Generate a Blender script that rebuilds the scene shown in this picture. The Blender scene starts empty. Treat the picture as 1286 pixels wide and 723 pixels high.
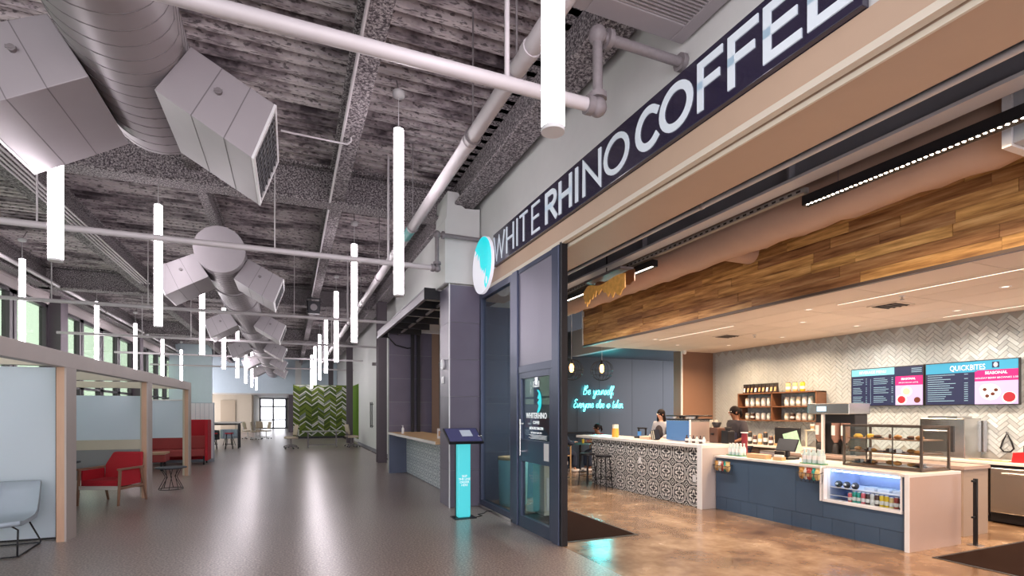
import bpy, bmesh, math, random
from mathutils import Vector, Matrix, Euler
R = math.radians
PI = math.pi
random.seed(7)
SC = bpy.context.scene
COL = SC.collection

# ------------------------------------------------------------ camera
cam = bpy.data.cameras.new('camera')
camo = bpy.data.objects.new('camera', cam); COL.objects.link(camo)
camo.location = (0, 0, 1.6)
camo.rotation_euler = (R(90), 0, -math.atan(279 / 660))
cam.sensor_width = 36
cam.lens = 36 * 660 / 1286
cam.shift_y = (517 - 361.5) / 1286
cam.clip_start = 0.05; cam.clip_end = 300
SC.camera = camo
# ------------------------------------------------------------ world
w = bpy.data.worlds.new('sky'); SC.world = w; w.use_nodes = True
bg = w.node_tree.nodes['Background']
bg.inputs['Color'].default_value = (1.0, 0.94, 1.0, 1)
bg.inputs['Strength'].default_value = 2.6
SC.view_settings.view_transform = 'Standard'
SC.view_settings.look = 'None'
SC.view_settings.gamma = 1
SC.view_settings.use_curve_mapping = False
SC.view_settings.exposure = 0.9
TUBE = 12.5          # strength of the pendant tubes
WARM = (1.0, 0.68, 0.42)

# ------------------------------------------------------------ node helpers
def new_mat(name):
    m = bpy.data.materials.new(name); m.use_nodes = True
    nt = m.node_tree
    return m, nt, nt.nodes['Principled BSDF']

def mix_color(nt, fac, a, b):
    n = nt.nodes.new('ShaderNodeMix'); n.data_type = 'RGBA'
    for s, v in ((n.inputs[0], fac), (n.inputs[6], a), (n.inputs[7], b)):
        if hasattr(v, 'is_linked') or hasattr(v, 'links'): nt.links.new(v, s)
        elif isinstance(v, (int, float)): s.default_value = v
        else: s.default_value = (*v[:3], 1)
    return n.outputs[2]

def noise(nt, scale, detail=3, vec=None, stretch=None, rough=0.5):
    tc = nt.nodes.new('ShaderNodeTexCoord')
    src = vec or tc.outputs['Object']
    if stretch:
        mp = nt.nodes.new('ShaderNodeMapping'); mp.inputs['Scale'].default_value = stretch
        nt.links.new(src, mp.inputs[0]); src = mp.outputs[0]
    n = nt.nodes.new('ShaderNodeTexNoise'); n.inputs['Scale'].default_value = scale
    n.inputs['Detail'].default_value = detail; n.inputs['Roughness'].default_value = rough
    nt.links.new(src, n.inputs['Vector'])
    return n.outputs['Fac']

def ramp(nt, fac, stops):
    r = nt.nodes.new('ShaderNodeValToRGB')
    e = r.color_ramp.elements
    while len(e) < len(stops): e.new(0.5)
    for k, (p, c) in enumerate(stops):
        e[k].position = p; e[k].color = (*c[:3], 1) if not isinstance(c, (int, float)) else (c, c, c, 1)
    nt.links.new(fac, r.inputs[0])
    return r.outputs[0]

def bump(nt, p, h, strength=0.3, dist=0.01):
    b = nt.nodes.new('ShaderNodeBump'); b.inputs['Strength'].default_value = strength
    b.inputs['Distance'].default_value = dist
    nt.links.new(h, b.inputs['Height']); nt.links.new(b.outputs[0], p.inputs['Normal'])

def M(name, col, rough=0.5, metal=0.0, var=0.0, nscale=6, bmp=0.0, bscale=60, stretch=None, spec=0.5, coat=0.0, rnd=0.0, emit=None, es=0):
    m, nt, p = new_mat(name)
    p.inputs['Base Color'].default_value = (*col, 1)
    p.inputs['Roughness'].default_value = rough
    p.inputs['Metallic'].default_value = metal
    p.inputs['Specular IOR Level'].default_value = spec
    p.inputs['Coat Weight'].default_value = coat
    c = None
    if var:
        c = mix_color(nt, noise(nt, nscale, 4, stretch=stretch), tuple(x * (1 - var) for x in col), tuple(min(1, x * (1 + var)) for x in col))
    if rnd:
        oi = nt.nodes.new('ShaderNodeObjectInfo')
        hs = nt.nodes.new('ShaderNodeHueSaturation')
        mr = nt.nodes.new('ShaderNodeMapRange')
        mr.inputs['To Min'].default_value = 1 - rnd; mr.inputs['To Max'].default_value = 1 + rnd
        nt.links.new(oi.outputs['Random'], mr.inputs['Value'])
        nt.links.new(mr.outputs[0], hs.inputs['Value'])
        if c: nt.links.new(c, hs.inputs['Color'])
        else: hs.inputs['Color'].default_value = (*col, 1)
        c = hs.outputs[0]
    if c: nt.links.new(c, p.inputs['Base Color'])
    if bmp: bump(nt, p, noise(nt, bscale, 4, stretch=stretch), bmp)
    if emit:
        p.inputs['Emission Color'].default_value = (*emit, 1); p.inputs['Emission Strength'].default_value = es
    return m

def glass_mat(name, tint, alpha_mix=0.12, rough=0.02):
    m, nt, p = new_mat(name)
    nt.nodes.remove(p)
    out = nt.nodes['Material Output']
    tr = nt.nodes.new('ShaderNodeBsdfTransparent'); tr.inputs[0].default_value = (*tint, 1)
    gl = nt.nodes.new('ShaderNodeBsdfGlossy'); gl.inputs['Roughness'].default_value = rough
    lw = nt.nodes.new('ShaderNodeLayerWeight'); lw.inputs[0].default_value = .5
    fr = X(nt, lw.outputs['Facing']).op('POWER', 5.0) * .9 + .045
    mx = nt.nodes.new('ShaderNodeMixShader')
    nt.links.new(fr.o, mx.inputs[0]); nt.links.new(tr.outputs[0], mx.inputs[1]); nt.links.new(gl.outputs[0], mx.inputs[2])
    nt.links.new(mx.outputs[0], out.inputs[0])
    return m

def emit_mat(name, col, s):
    m, nt, p = new_mat(name)
    p.inputs['Base Color'].default_value = (*[c * .5 for c in col], 1)
    p.inputs['Emission Color'].default_value = (*col, 1)
    p.inputs['Emission Strength'].default_value = s
    return m

class X:                                  # tiny expression builder on Math nodes
    def __init__(s, nt, o): s.nt, s.o = nt, o
    def op(s, kind, *a):
        n = s.nt.nodes.new('ShaderNodeMath'); n.operation = kind
        for k, v in enumerate((s,) + a):
            if isinstance(v, X): s.nt.links.new(v.o, n.inputs[k])
            else: n.inputs[k].default_value = v
        return X(s.nt, n.outputs[0])
    def __add__(s, b): return s.op('ADD', b)
    def __sub__(s, b): return s.op('SUBTRACT', b)
    def __mul__(s, b): return s.op('MULTIPLY', b)
    def lt(s, b): return s.op('LESS_THAN', b)
    def gt(s, b): return s.op('GREATER_THAN', b)
    def abs(s): return s.op('ABSOLUTE')
    def fract(s): return s.op('FRACT')
    def max(s, b): return s.op('MAXIMUM', b)

def encaustic(name, ref, axis, pitch, black, white):
    """cement tile print: ringed medallions with diamonds between, laid out from the counter's own origin"""
    m, nt, p = new_mat(name)
    tc = nt.nodes.new('ShaderNodeTexCoord'); tc.object = ref
    sp = nt.nodes.new('ShaderNodeSeparateXYZ'); nt.links.new(tc.outputs['Object'], sp.inputs[0])
    u = X(nt, sp.outputs[axis]) * (1 / pitch); v = X(nt, sp.outputs['Z']) * (1 / pitch)
    a = u.fract() - .5; b = v.fract() - .5
    r = (a * a + b * b).op('SQRT')
    th = b.op('ARCTAN2', a)
    ring = (r - .455).abs().lt(.022)
    ring2 = (r - .385).abs().lt(.012)
    petal = (r - (th * 4).op('COSINE') * .09).lt(.22) * (r.gt(.07))
    heart = (r - .30).abs().lt(.035) * ((th * 4).op('COSINE').lt(-.35))
    vein = (r - (th * 4).op('COSINE') * .06).lt(.12) * r.gt(.05)
    leaf = petal - petal * vein
    a2 = (u + .5).fract() - .5; b2 = (v + .5).fract() - .5
    dsum = a2.abs() + b2.abs()
    dia = (dsum - .15).abs().lt(.022)
    dia2 = dsum.lt(.05)
    outer = (((a2 * a2 + b2 * b2).op('SQRT')) - .235).abs().lt(.012)
    mask = ring.max(ring2).max(leaf).max(heart).max(dia).max(dia2).max(outer)
    c = mix_color(nt, mask.o, black, white)
    nt.links.new(c, p.inputs['Base Color'])
    p.inputs['Roughness'].default_value = .38
    return m

# ------------------------------------------------------------ mesh builder
class B:
    def __init__(s): s.v = []; s.f = []; s.sm = []; s.mi = []; s.cur = 0
    def add(s, vs, fs, smooth=False):
        n = len(s.v); s.v += [tuple(v) for v in vs]
        for f in fs: s.f.append(tuple(i + n for i in f)); s.sm.append(smooth); s.mi.append(s.cur)
        return s
    def box(s, x0, y0, z0, x1, y1, z1, mtx=None):
        if x0 > x1: x0, x1 = x1, x0
        if y0 > y1: y0, y1 = y1, y0
        if z0 > z1: z0, z1 = z1, z0
        vs = [(x0, y0, z0), (x1, y0, z0), (x1, y1, z0), (x0, y1, z0), (x0, y0, z1), (x1, y0, z1), (x1, y1, z1), (x0, y1, z1)]
        if mtx: vs = [mtx @ Vector(v) for v in vs]
        return s.add(vs, [(3, 2, 1, 0), (4, 5, 6, 7), (0, 1, 5, 4), (1, 2, 6, 5), (2, 3, 7, 6), (3, 0, 4, 7)])
    def cyl(s, p0, p1, r0, r1=None, n=12, caps=True, smooth=True):
        p0 = Vector(p0); p1 = Vector(p1); r1 = r0 if r1 is None else r1
        d = (p1 - p0).normalized()
        a = Vector((0, 0, 1)) if abs(d.z) < .9 else Vector((1, 0, 0))
        u = d.cross(a).normalized(); w_ = d.cross(u)
        vs = []
        for p, r in ((p0, r0), (p1, r1)):
            for k in range(n):
                t = 2 * PI * k / n
                vs.append(p + u * math.cos(t) * r + w_ * math.sin(t) * r)
        s.add(vs, [(k, (k + 1) % n, n + (k + 1) % n, n + k) for k in range(n)], smooth)
        if caps:
            s.add(vs[:n], [tuple(range(n - 1, -1, -1))]); s.add(vs[n:], [tuple(range(n))])
        return s
    def tube(s, pts, r, n=8, closed=False):
        pts = [Vector(p) for p in pts]; m = len(pts); vs = []; up = None
        for i, p in enumerate(pts):
            if closed: d = pts[(i + 1) % m] - pts[i - 1]
            else: d = pts[min(i + 1, m - 1)] - pts[max(i - 1, 0)]
            d.normalize()
            if up is None: up = Vector((0, 0, 1)) if abs(d.z) < .9 else Vector((1, 0, 0))
            u = d.cross(up)
            if u.length < 1e-4: u = d.cross(Vector((0, 1, 0)))
            u.normalize(); up = u.cross(d).normalized()
            rr = r[i] if isinstance(r, (list, tuple)) else r
            for k in range(n):
                t = 2 * PI * k / n
                vs.append(p + (u * math.cos(t) + up * math.sin(t)) * rr)
        fs = []
        for i in range(m if closed else m - 1):
            j = (i + 1) % m
            for k in range(n): fs.append((i * n + k, i * n + (k + 1) % n, j * n + (k + 1) % n, j * n + k))
        s.add(vs, fs, True)
        if not closed:
            s.add(vs[:n], [tuple(range(n - 1, -1, -1))]); s.add(vs[-n:], [tuple(range(n))])
        return s
    def lathe(s, prof, c=(0, 0, 0), n=20):
        vs = []; cx, cy, cz = c
        for r, z in prof:
            for k in range(n):
                t = 2 * PI * k / n; vs.append((cx + r * math.cos(t), cy + r * math.sin(t), cz + z))
        fs = []
        for i in range(len(prof) - 1):
            for k in range(n): fs.append((i * n + k, i * n + (k + 1) % n, (i + 1) * n + (k + 1) % n, (i + 1) * n + k))
        s.add(vs, fs, True)
        s.add(vs[:n], [tuple(range(n - 1, -1, -1))]); s.add(vs[-n:], [tuple(range(n))])
        return s
    def prism(s, pts, off, fn=None):
        """polygon pts (3D) swept by vector off"""
        pts = [Vector(p) for p in pts]; off = Vector(off); n = len(pts)
        vs = pts + [p + off for p in pts]
        s.add(vs, [tuple(range(n)), tuple(range(2 * n - 1, n - 1, -1))] + [(k, n + k, n + (k + 1) % n, (k + 1) % n) for k in range(n)])
        return s
    def ell(s, c, r, n=12, m=8, mtx=None):
        vs = []; fs = []
        for i in range(m + 1):
            ph = PI * i / m
            for k in range(n):
                t = 2 * PI * k / n
                v = Vector((math.sin(ph) * math.cos(t) * r[0], math.sin(ph) * math.sin(t) * r[1], math.cos(ph) * r[2]))
                if mtx: v = mtx @ v
                vs.append(v + Vector(c))
        for i in range(m):
            for k in range(n): fs.append((i * n + k, (i + 1) * n + k, (i + 1) * n + (k + 1) % n, i * n + (k + 1) % n))
        return s.add(vs, fs, True)
    def mesh(s, name, mats):
        me = bpy.data.meshes.new(name); me.from_pydata(s.v, [], s.f)
        me.polygons.foreach_set('use_smooth', s.sm)
        if not isinstance(mats, (list, tuple)): mats = [mats]
        for m in mats: me.materials.append(m)
        if len(mats) > 1: me.polygons.foreach_set('material_index', s.mi)
        bm = bmesh.new(); bm.from_mesh(me)
        bmesh.ops.recalc_face_normals(bm, faces=bm.faces); bm.to_mesh(me); bm.free()
        return me

def link(name, me, parent=None, loc=(0, 0, 0), bev=0):
    o = bpy.data.objects.new(name, me); COL.objects.link(o)
    o.location = loc
    if parent: o.parent = parent
    if bev:
        b = o.modifiers.new('bevel', 'BEVEL'); b.width = bev; b.segments = 2; b.limit_method = 'ANGLE'; b.angle_limit = R(40)
    return o
def part(name, b, mat, parent=None, loc=(0, 0, 0), bev=0, label=None):
    o = link(name, b.mesh(name, mat), parent, loc, bev)
    if label: o['label'] = label
    return o
def bx(name, mat, parent, *a, bev=0, label=None): return part(name, B().box(*a), mat, parent, bev=bev, label=label)
def tag(o, label, cat, group=None, kind=None):
    o['label'] = label; o['category'] = cat
    if group: o['group'] = group
    if kind: o['kind'] = kind
    return o
def thing(name, label, cat, loc=(0, 0, 0), rz=0, group=None):
    o = bpy.data.objects.new(name, None); COL.objects.link(o); o.empty_display_size = .1
    o.location = loc; o.rotation_euler = (0, 0, rz)
    return tag(o, label, cat, group)
def struct(name, b, mat, bev=0, parent=None):
    o = part(name, b, mat, parent, bev=bev)
    if not parent: o['kind'] = 'structure'
    return o
def copy_tree(o, parent=None, **kw):
    c = o.copy(); COL.objects.link(c)
    c.parent = parent
    for ch in list(o.children): copy_tree(ch, c)
    return c
def dup(root, loc, rz=None, label=None, group=None):
    c = copy_tree(root); c.location = loc
    if rz is not None: c.rotation_euler = (0, 0, rz)
    if label: c['label'] = label
    if group: c['group'] = group
    return c
def text_mesh(s, size=1, depth=.002, weight=0.0, xs=1.0, align='CENTER'):
    cu = bpy.data.curves.new('lettering', 'FONT'); cu.body = s; cu.size = size; cu.extrude = depth; cu.offset = weight
    cu.align_x = align; cu.resolution_u = 3
    o = bpy.data.objects.new('lettering', cu); COL.objects.link(o)
    dg = bpy.context.evaluated_depsgraph_get()
    me = bpy.data.meshes.new_from_object(o.evaluated_get(dg))
    bpy.data.objects.remove(o); bpy.data.curves.remove(cu)
    for v in me.vertices: v.co.x *= xs
    return me
def facing(me, origin, udir, ndir):
    """stand a flat text mesh up: u along udir, up along z, pushed along ndir"""
    u = Vector(udir); n = Vector(ndir); o = Vector(origin)
    for v in me.vertices: v.co = o + u * v.co.x + Vector((0, 0, 1)) * v.co.y + n * v.co.z
    return me

# ------------------------------------------------------------ materials
WHITEWALL = M('white_paint', (.60, .61, .60), .6, var=.04, bmp=.05, bscale=90)
SOFFIT = M('tan_paint', (.50, .36, .26), .55, var=.04)
NAVYTILE = M('navy_porcelain', (.075, .095, .155), .35, var=.12, nscale=3, rnd=.06)
PURPLETILE = M('charcoal_porcelain', (.125, .112, .160), .35, var=.15, nscale=3, rnd=.06)
FRAME = M('navy_frame_metal', (.07, .085, .14), .32, metal=.5)
PANEL = M('brushed_panel', (.26, .25, .31), .38, metal=.55, var=.12, nscale=2, stretch=(1, 1, .2))
BLACK = M('black_metal', (.012, .012, .016), .4, metal=.3)
BLACKPL = M('black_plastic', (.02, .02, .024), .45)
DUCT = M('painted_duct', (.34, .315, .335), .45, metal=.15, var=.06, nscale=4)
DUCTDARK = M('duct_seam', (.17, .155, .165), .5)
PIPE = M('painted_pipe', (.50, .47, .49), .4, var=.05)
IRON = M('iron_fitting', (.20, .18, .19), .5, var=.2, nscale=30)
TUBEM = emit_mat('lit_tube', (1.0, .90, .955), TUBE)
CAPM = M('white_enamel', (.7, .7, .72), .35)
STEEL = M('stainless_steel', (.55, .54, .53), .25, metal=1, var=.1, nscale=4, stretch=(1, 1, .1))
CREAM = M('cream_laminate', (.56, .52, .42), .5, var=.03)
GREYLAM = M('greige_laminate', (.42, .37, .345), .5, var=.08, nscale=3, stretch=(1, 1, .15))
OAK = M('pale_oak', (.52, .33, .22), .45, var=.15, nscale=5, stretch=(4, 4, .6))
WALNUT = M('walnut', (.16, .07, .035), .45, var=.35, nscale=5, stretch=(1, .3, 4))
RED = M('red_fabric', (.42, .006, .018), .75, var=.1, bmp=.3, bscale=300)
REDDULL = M('dusty_red_fabric', (.34, .055, .055), .8, var=.1)
GREYFAB = M('grey_upholstery', (.36, .43, .50), .7, var=.06, bmp=.2, bscale=400)
DKFAB = M('charcoal_upholstery', (.045, .055, .07), .8, var=.1)
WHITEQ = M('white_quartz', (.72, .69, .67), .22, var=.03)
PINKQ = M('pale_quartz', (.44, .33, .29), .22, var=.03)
LIP = M('white_lip', (.78, .78, .80), .3)
GLASS = glass_mat('clear_glass', (.80, .90, .92))
STORE = glass_mat('storefront_glass', (.62, .74, .78))
GREENGL = glass_mat('green_window_glass', (.47, .55, .46))
CLEAR = glass_mat('thin_glass', (.93, .96, .96))
DARKVOID = M('black_deck', (.012, .011, .014), .9)
TEAL = M('teal_enamel', (.12, .52, .56), .35)
WOODLT = M('light_wood', (.50, .33, .17), .5, var=.2, nscale=6)
KRAFT = M('kraft_paper', (.50, .33, .17), .7, var=.1)
SKIN = M('brown_skin', (.20, .085, .045), .5, var=.05)
SKIN2 = M('light_skin', (.50, .28, .20), .5, var=.05)
HAIR = M('dark_hair', (.008, .005, .005), .7, bmp=.4, bscale=120, spec=.15)
TEE = M('black_cotton', (.03, .025, .032), .85)
MAROON = M('maroon_cotton', (.20, .02, .035), .85)
GREYTEE = M('grey_cotton', (.30, .31, .36), .85)
JEANS = M('navy_denim', (.02, .03, .06), .85)
WHITECLOTH = M('white_cotton', (.7, .68, .68), .8)

def frosted(name):
    m, nt, p = new_mat(name)
    p.inputs['Base Color'].default_value = (.55, .68, .78, 1)
    p.inputs['Roughness'].default_value = .35
    c = mix_color(nt, noise(nt, .8, 2), (.74, .80, .86), (.84, .88, .92)); nt.links.new(c, p.inputs['Base Color'])
    tl = nt.nodes.new('ShaderNodeBsdfTranslucent'); tl.inputs[0].default_value = (.72, .86, .95, 1)
    mx = nt.nodes.new('ShaderNodeMixShader'); mx.inputs[0].default_value = .45
    out = nt.nodes['Material Output']
    nt.links.new(p.outputs[0], mx.inputs[1]); nt.links.new(tl.outputs[0], mx.inputs[2]); nt.links.new(mx.outputs[0], out.inputs[0])
    return m
FROST = frosted('frosted_glass')

def terrazzo():
    m, nt, p = new_mat('polished_grey_terrazzo')
    f1 = noise(nt, .5, 4); f2 = noise(nt, 48, 2)
    c = ramp(nt, f2, [(.32, (.10, .08, .073)), (.50, (.26, .215, .195)), (.68, (.52, .45, .41))])
    c2 = mix_color(nt, ramp(nt, f1, [(.35, 0.0), (.65, .35)]), c, (.20, .155, .14))
    nt.links.new(c2, p.inputs['Base Color'])
    p.inputs['Roughness'].default_value = .28
    p.inputs['Specular IOR Level'].default_value = .85
    bump(nt, p, noise(nt, 60, 2), .02, .004)
    return m
def concrete():
    m, nt, p = new_mat('stained_brown_concrete')
    f = noise(nt, 1.1, 7, rough=.62)
    c = ramp(nt, f, [(.30, (.085, .048, .028)), (.46, (.20, .125, .075)), (.58, (.30, .205, .13)), (.74, (.42, .31, .215))])
    c2 = mix_color(nt, ramp(nt, noise(nt, 11, 5), [(.4, 0.0), (.75, .45)]), c, (.15, .08, .045))
    nt.links.new(c2, p.inputs['Base Color'])
    r = ramp(nt, noise(nt, 2.2, 5), [(.3, .14), (.7, .28)]); nt.links.new(r, p.inputs['Roughness'])
    p.inputs['Specular IOR Level'].default_value = .7
    bump(nt, p, noise(nt, 5, 4), .06, .01)
    return m
def deckmat():
    m, nt, p = new_mat('oversprayed_steel_deck')
    f = noise(nt, .75, 5, stretch=(1, 2.2, 1), rough=.7)
    g = noise(nt, 26, 3, stretch=(.5, 2, 1))
    c = ramp(nt, f, [(.37, (.04, .028, .036)), (.46, (.24, .20, .215)), (.55, (.50, .45, .455))])
    c2 = mix_color(nt, ramp(nt, g, [(.54, 0.0), (.62, .8)]), c, (.055, .045, .05))
    nt.links.new(c2, p.inputs['Base Color']); p.inputs['Roughness'].default_value = .8
    bump(nt, p, g, .4, .02)
    return m
def sprayed():
    m, nt, p = new_mat('sprayed_fireproofing')
    g = noise(nt, 42, 3, rough=.7)
    c = ramp(nt, g, [(.42, (.06, .05, .058)), (.52, (.26, .23, .245)), (.62, (.50, .46, .465))])
    nt.links.new(c, p.inputs['Base Color']); p.inputs['Roughness'].default_value = .95
    bump(nt, p, g, .9, .03)
    return m
def plankwood():
    m, nt, p = new_mat('reclaimed_plank_wood')
    oi = nt.nodes.new('ShaderNodeObjectInfo')
    tc = nt.nodes.new('ShaderNodeTexCoord')
    ad = nt.nodes.new('ShaderNodeVectorMath'); ad.operation = 'ADD'
    sc = nt.nodes.new('ShaderNodeVectorMath'); sc.operation = 'SCALE'; sc.inputs['Scale'].default_value = 37
    cb = nt.nodes.new('ShaderNodeCombineXYZ')
    for k in range(3): nt.links.new(oi.outputs['Random'], cb.inputs[k])
    nt.links.new(cb.outputs[0], sc.inputs[0]); nt.links.new(sc.outputs[0], ad.inputs[1]); nt.links.new(tc.outputs['Object'], ad.inputs[0])
    f = noise(nt, 5.5, 5, vec=ad.outputs[0], stretch=(1, .28, 3.6), rough=.6)
    c = ramp(nt, f, [(.28, (.15, .060, .018)), (.42, (.38, .19, .058)), (.56, (.60, .335, .115)), (.72, (.82, .54, .23))])
    hs = nt.nodes.new('ShaderNodeHueSaturation'); mr = nt.nodes.new('ShaderNodeMapRange')
    mr.inputs['To Min'].default_value = .62; mr.inputs['To Max'].default_value = 1.25
    nt.links.new(oi.outputs['Random'], mr.inputs[0]); nt.links.new(mr.outputs[0], hs.inputs['Value'])
    m2 = nt.nodes.new('ShaderNodeMath'); m2.operation = 'MULTIPLY_ADD'; m2.inputs[1].default_value = .02; m2.inputs[2].default_value = .485
    nt.links.new(oi.outputs['Random'], m2.inputs[0]); nt.links.new(m2.outputs[0], hs.inputs['Hue'])
    nt.links.new(c, hs.inputs['Color']); nt.links.new(hs.outputs[0], p.inputs['Base Color'])
    p.inputs['Roughness'].default_value = .5
    bump(nt, p, f, .2, .01)
    return m
def carpet(name, col):
    return M(name, col, .95, var=.4, nscale=80, bmp=.6, bscale=300)
TERR, CONC, DECK, SPRAY, PLANK = terrazzo(), concrete(), deckmat(), sprayed(), plankwood()
MATM = carpet('brown_mat_pile', (.018, .009, .007)); MATM.node_tree.nodes['Principled BSDF'].inputs['Specular IOR Level'].default_value = .05
CEILT = M('ceiling_panel', (.68, .60, .53), .7, rnd=.05, bmp=.05)
HERR = M('glazed_grey_tile', (.42, .47, .50), .16, var=.16, nscale=3, rnd=.22, spec=.7)
GROUT = M('grout', (.30, .30, .29), .9)

# ============================================================ SETTING
HX0, HX1 = -6.5, 3.0          # hall window wall and shop front
b = B().box(HX0, -5, -.15, 2.99, 57, 0); struct('floor', b, TERR)
b = B().box(2.99, -5, -.15, 14, 57, 0.0); struct('floor', b, CONC)
# roof deck: ribs across the hall
b = B(); P = .21; y = -3.0
vs = []; fs = []
k = 0
while y < 57:
    for dy, z in ((0, 5.60), (.085, 5.60), (.10, 5.71), (.195, 5.71)):
        vs += [(HX0, y + dy, z), (3.3, y + dy, z)]; k += 1
    y += P
fs = [(2 * i, 2 * i + 1, 2 * i + 3, 2 * i + 2) for i in range(k - 1)]
b.add(vs, fs); b.box(HX0, -3, 5.75, 3.3, 57, 5.85)
struct('ceiling', b, DECK)
# structural steel in sprayed fireproofing, each beam on its own
def ibeam_y(x, y0, y1, zb, h, wd, t=.06):
    b = B()
    n = max(2, int((y1 - y0) / .5))
    for z0, z1, w2 in ((zb, zb + t, wd / 2), (zb + t, zb + h - t, t * .6), (zb + h - t, zb + h, wd / 2)):
        b.box(x - w2, y0, z0, x + w2, y1, z1)
    return b
def ibeam_x(y, x0, x1, zb, h, wd, t=.06):
    b = B()
    for z0, z1, w2 in ((zb, zb + t, wd / 2), (zb + t, zb + h - t, t * .6), (zb + h - t, zb + h, wd / 2)):
        b.box(x0, y - w2, z0, x1, y + w2, z1)
    return b
n = 0
for x, zb, h, wd in ((.72, 5.06, .58, .22), (-1.35, 5.24, .40, .16), (-3.8, 5.06, .58, .26), (2.72, 5.06, .6, .36), (-6.2, 5.0, .62, .3)):
    n += 1; struct('trim_%d' % n, ibeam_y(x, -3, 56, zb, h, wd), SPRAY, bev=.02)
for yy in (9.2, 18.3, 27.4, 36.5, 45.6):
    n += 1; struct('trim_%d' % n, ibeam_x(yy, HX0, 2.9, 5.0, .62, .34), SPRAY, bev=.02)
# window wall on the left
cols_y = [1.3, 10.4, 19.5, 28.4, 37.4]
b = B()
b.box(HX0 - .2, -5, 0, HX0, 36, .9)
b.box(HX0 - .2, -5, 4.72, HX0 - .02, 36, 5.8)
struct('wall_left', b, WHITEWALL)
SIDING = M('pinkish_siding', (.58, .52, .52), .55, var=.08, nscale=2, stretch=(1, .3, 4))
MULL = M('dark_window_frame', (.05, .04, .05), .4, metal=.3)
wl = thing('siding', 'pale horizontal siding boards above the high windows of the left wall', 'siding', (HX0, 0, 0))
wl['kind'] = 'structure'
wcount = 0
for c in range(len(cols_y)):
    y0 = cols_y[c - 1] + .45 if c else -4.5
    y1 = cols_y[c] - .1
    for k in range(4):
        bx('board', SIDING, wl, -.01, y0, 4.74 + k * .23, .035 + .006 * (k % 2), y1, 4.74 + k * .23 + .222)
    # steel column and windows
    struct('trim_%d' % (20 + c), B().box(HX0, cols_y[c] - .1, 0, HX0 + .3, cols_y[c] + .45, 5.06), M('plum_steel_%d' % c, (.085, .068, .082), .5, var=.1) if c == 0 else bpy.data.materials['plum_steel_0'], bev=.01)
    seg = (y1 - y0) / 4
    for q in range(4):
        wcount += 1
        a0 = y0 + q * seg + .04; a1 = y0 + (q + 1) * seg - .04
        wdw = B()
        for (u0, u1, z0, z1) in ((a0, a0 + .16, .9, 4.72), (a1 - .16, a1, .9, 4.72), (a0, a1, 4.62, 4.72), (a0, a1, .9, 1.0), (a0, a1, 2.35, 2.43)):
            wdw.box(HX0 - .14, u0, z0, HX0 + .02, u1, z1)
        wo = struct('window_%d' % wcount, wdw, MULL)
        part('pane', B().box(HX0 - .08, a0 + .1, .95, HX0 - .065, a1 - .1, 4.68), GREENGL, wo)
# far end of the hall
BLUE = M('pale_blue_paint', (.50, .60, .66), .6, var=.04)
BEIGE = M('beige_paint', (.52, .46, .36), .6, var=.03)
struct('wall_far_left', B().box(HX0, 36, 0, -4.3, 36.2, 5.7), BLUE)
struct('trim_40', B().box(HX0, 42, 2.95, 3.3, 42.4, 5.7), BLUE)
struct('ceiling', B().box(HX0, 42.4, 2.95, 3.3, 55, 3.0), WHITEWALL)
struct('wall_far', B().box(HX0, 46, 0, -2.75, 46.2, 2.95).box(-2.75, 46.2, 0, -2.65, 55, 2.95), BEIGE)
struct('trim_41', B().box(-4.9, 45.9, 0, -3.9, 45.98, 2.5), M('tan_door', (.40, .33, .24), .6))
struct('wall_end', B().box(-2.75, 55, 2.85, 3.3, 55.2, 3.0).box(-.35, 55, 0, 3.3, 55.2, 2.95), WHITEWALL)
eb = B()
for xx in (-2.65, -1.53, -.42): eb.box(xx, 54.9, 0, xx + .15, 55.1, 2.85)
for zz in (0, .78, 2.05, 2.8): eb.box(-2.65, 54.9, zz, -.35, 55.1, zz + .12)
e = struct('window_90', eb, M('grey_window_frame', (.10, .11, .13), .4, metal=.3))
part('pane', B().box(-2.6, 55.0, .05, -.4, 55.02, 2.8), CLEAR, e)
# right side beyond the pickup counter
struct('wall_right_far', B().box(3.15, 14.3, 0, 3.35, 27, 5.6).box(3.33, 27, 0, 3.5, 55, 5.6), WHITEWALL)
struct('baseboard_right', B().box(3.10, 17, 0, 3.15, 27, .12), M('grey_base', (.12, .13, .16), .5))
DOORH = thing('pull_handle', 'long black vertical pull handles on the white barn door', 'handle', (3.15, 0, 0))
for yy in (22.0, 22.45):
    part('handle_bar', B().cyl((-.06, yy, .95), (-.06, yy, 2.0), .02, n=8).box(-.07, yy - .01, 1.0, 0, yy + .01, 1.03).box(-.07, yy - .01, 1.9, 0, yy + .01, 1.93), BLACK, DOORH)
STEELCOL = bpy.data.materials['plum_steel_0']
for k, (x, y, w_, lab) in enumerate(((2.68, 16.8, .28, 'dark'), (2.85, 28.2, .3, ''), (2.6, 38, .3, ''), (.1, 45, .35, ''))):
    bb = B().box(x - w_ / 2, y, 0, x + w_ / 2, y + .04, 5.1).box(x - w_ / 2, y + .3, 0, x + w_ / 2, y + .34, 5.1).box(x - .02, y + .04, 0, x + .02, y + .3, 5.1)
    struct('trim_%d' % (50 + k), bb, STEELCOL)
struct('trim_55', B().box(.35, 40, 0, .75, 40.4, 5.2), WHITEWALL)
# main shop-front bulkhead
b = B().box(HX1, -3, 3.62, HX1 + .12, 9.4, 5.6)
struct('wall_right', b, WHITEWALL)
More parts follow.
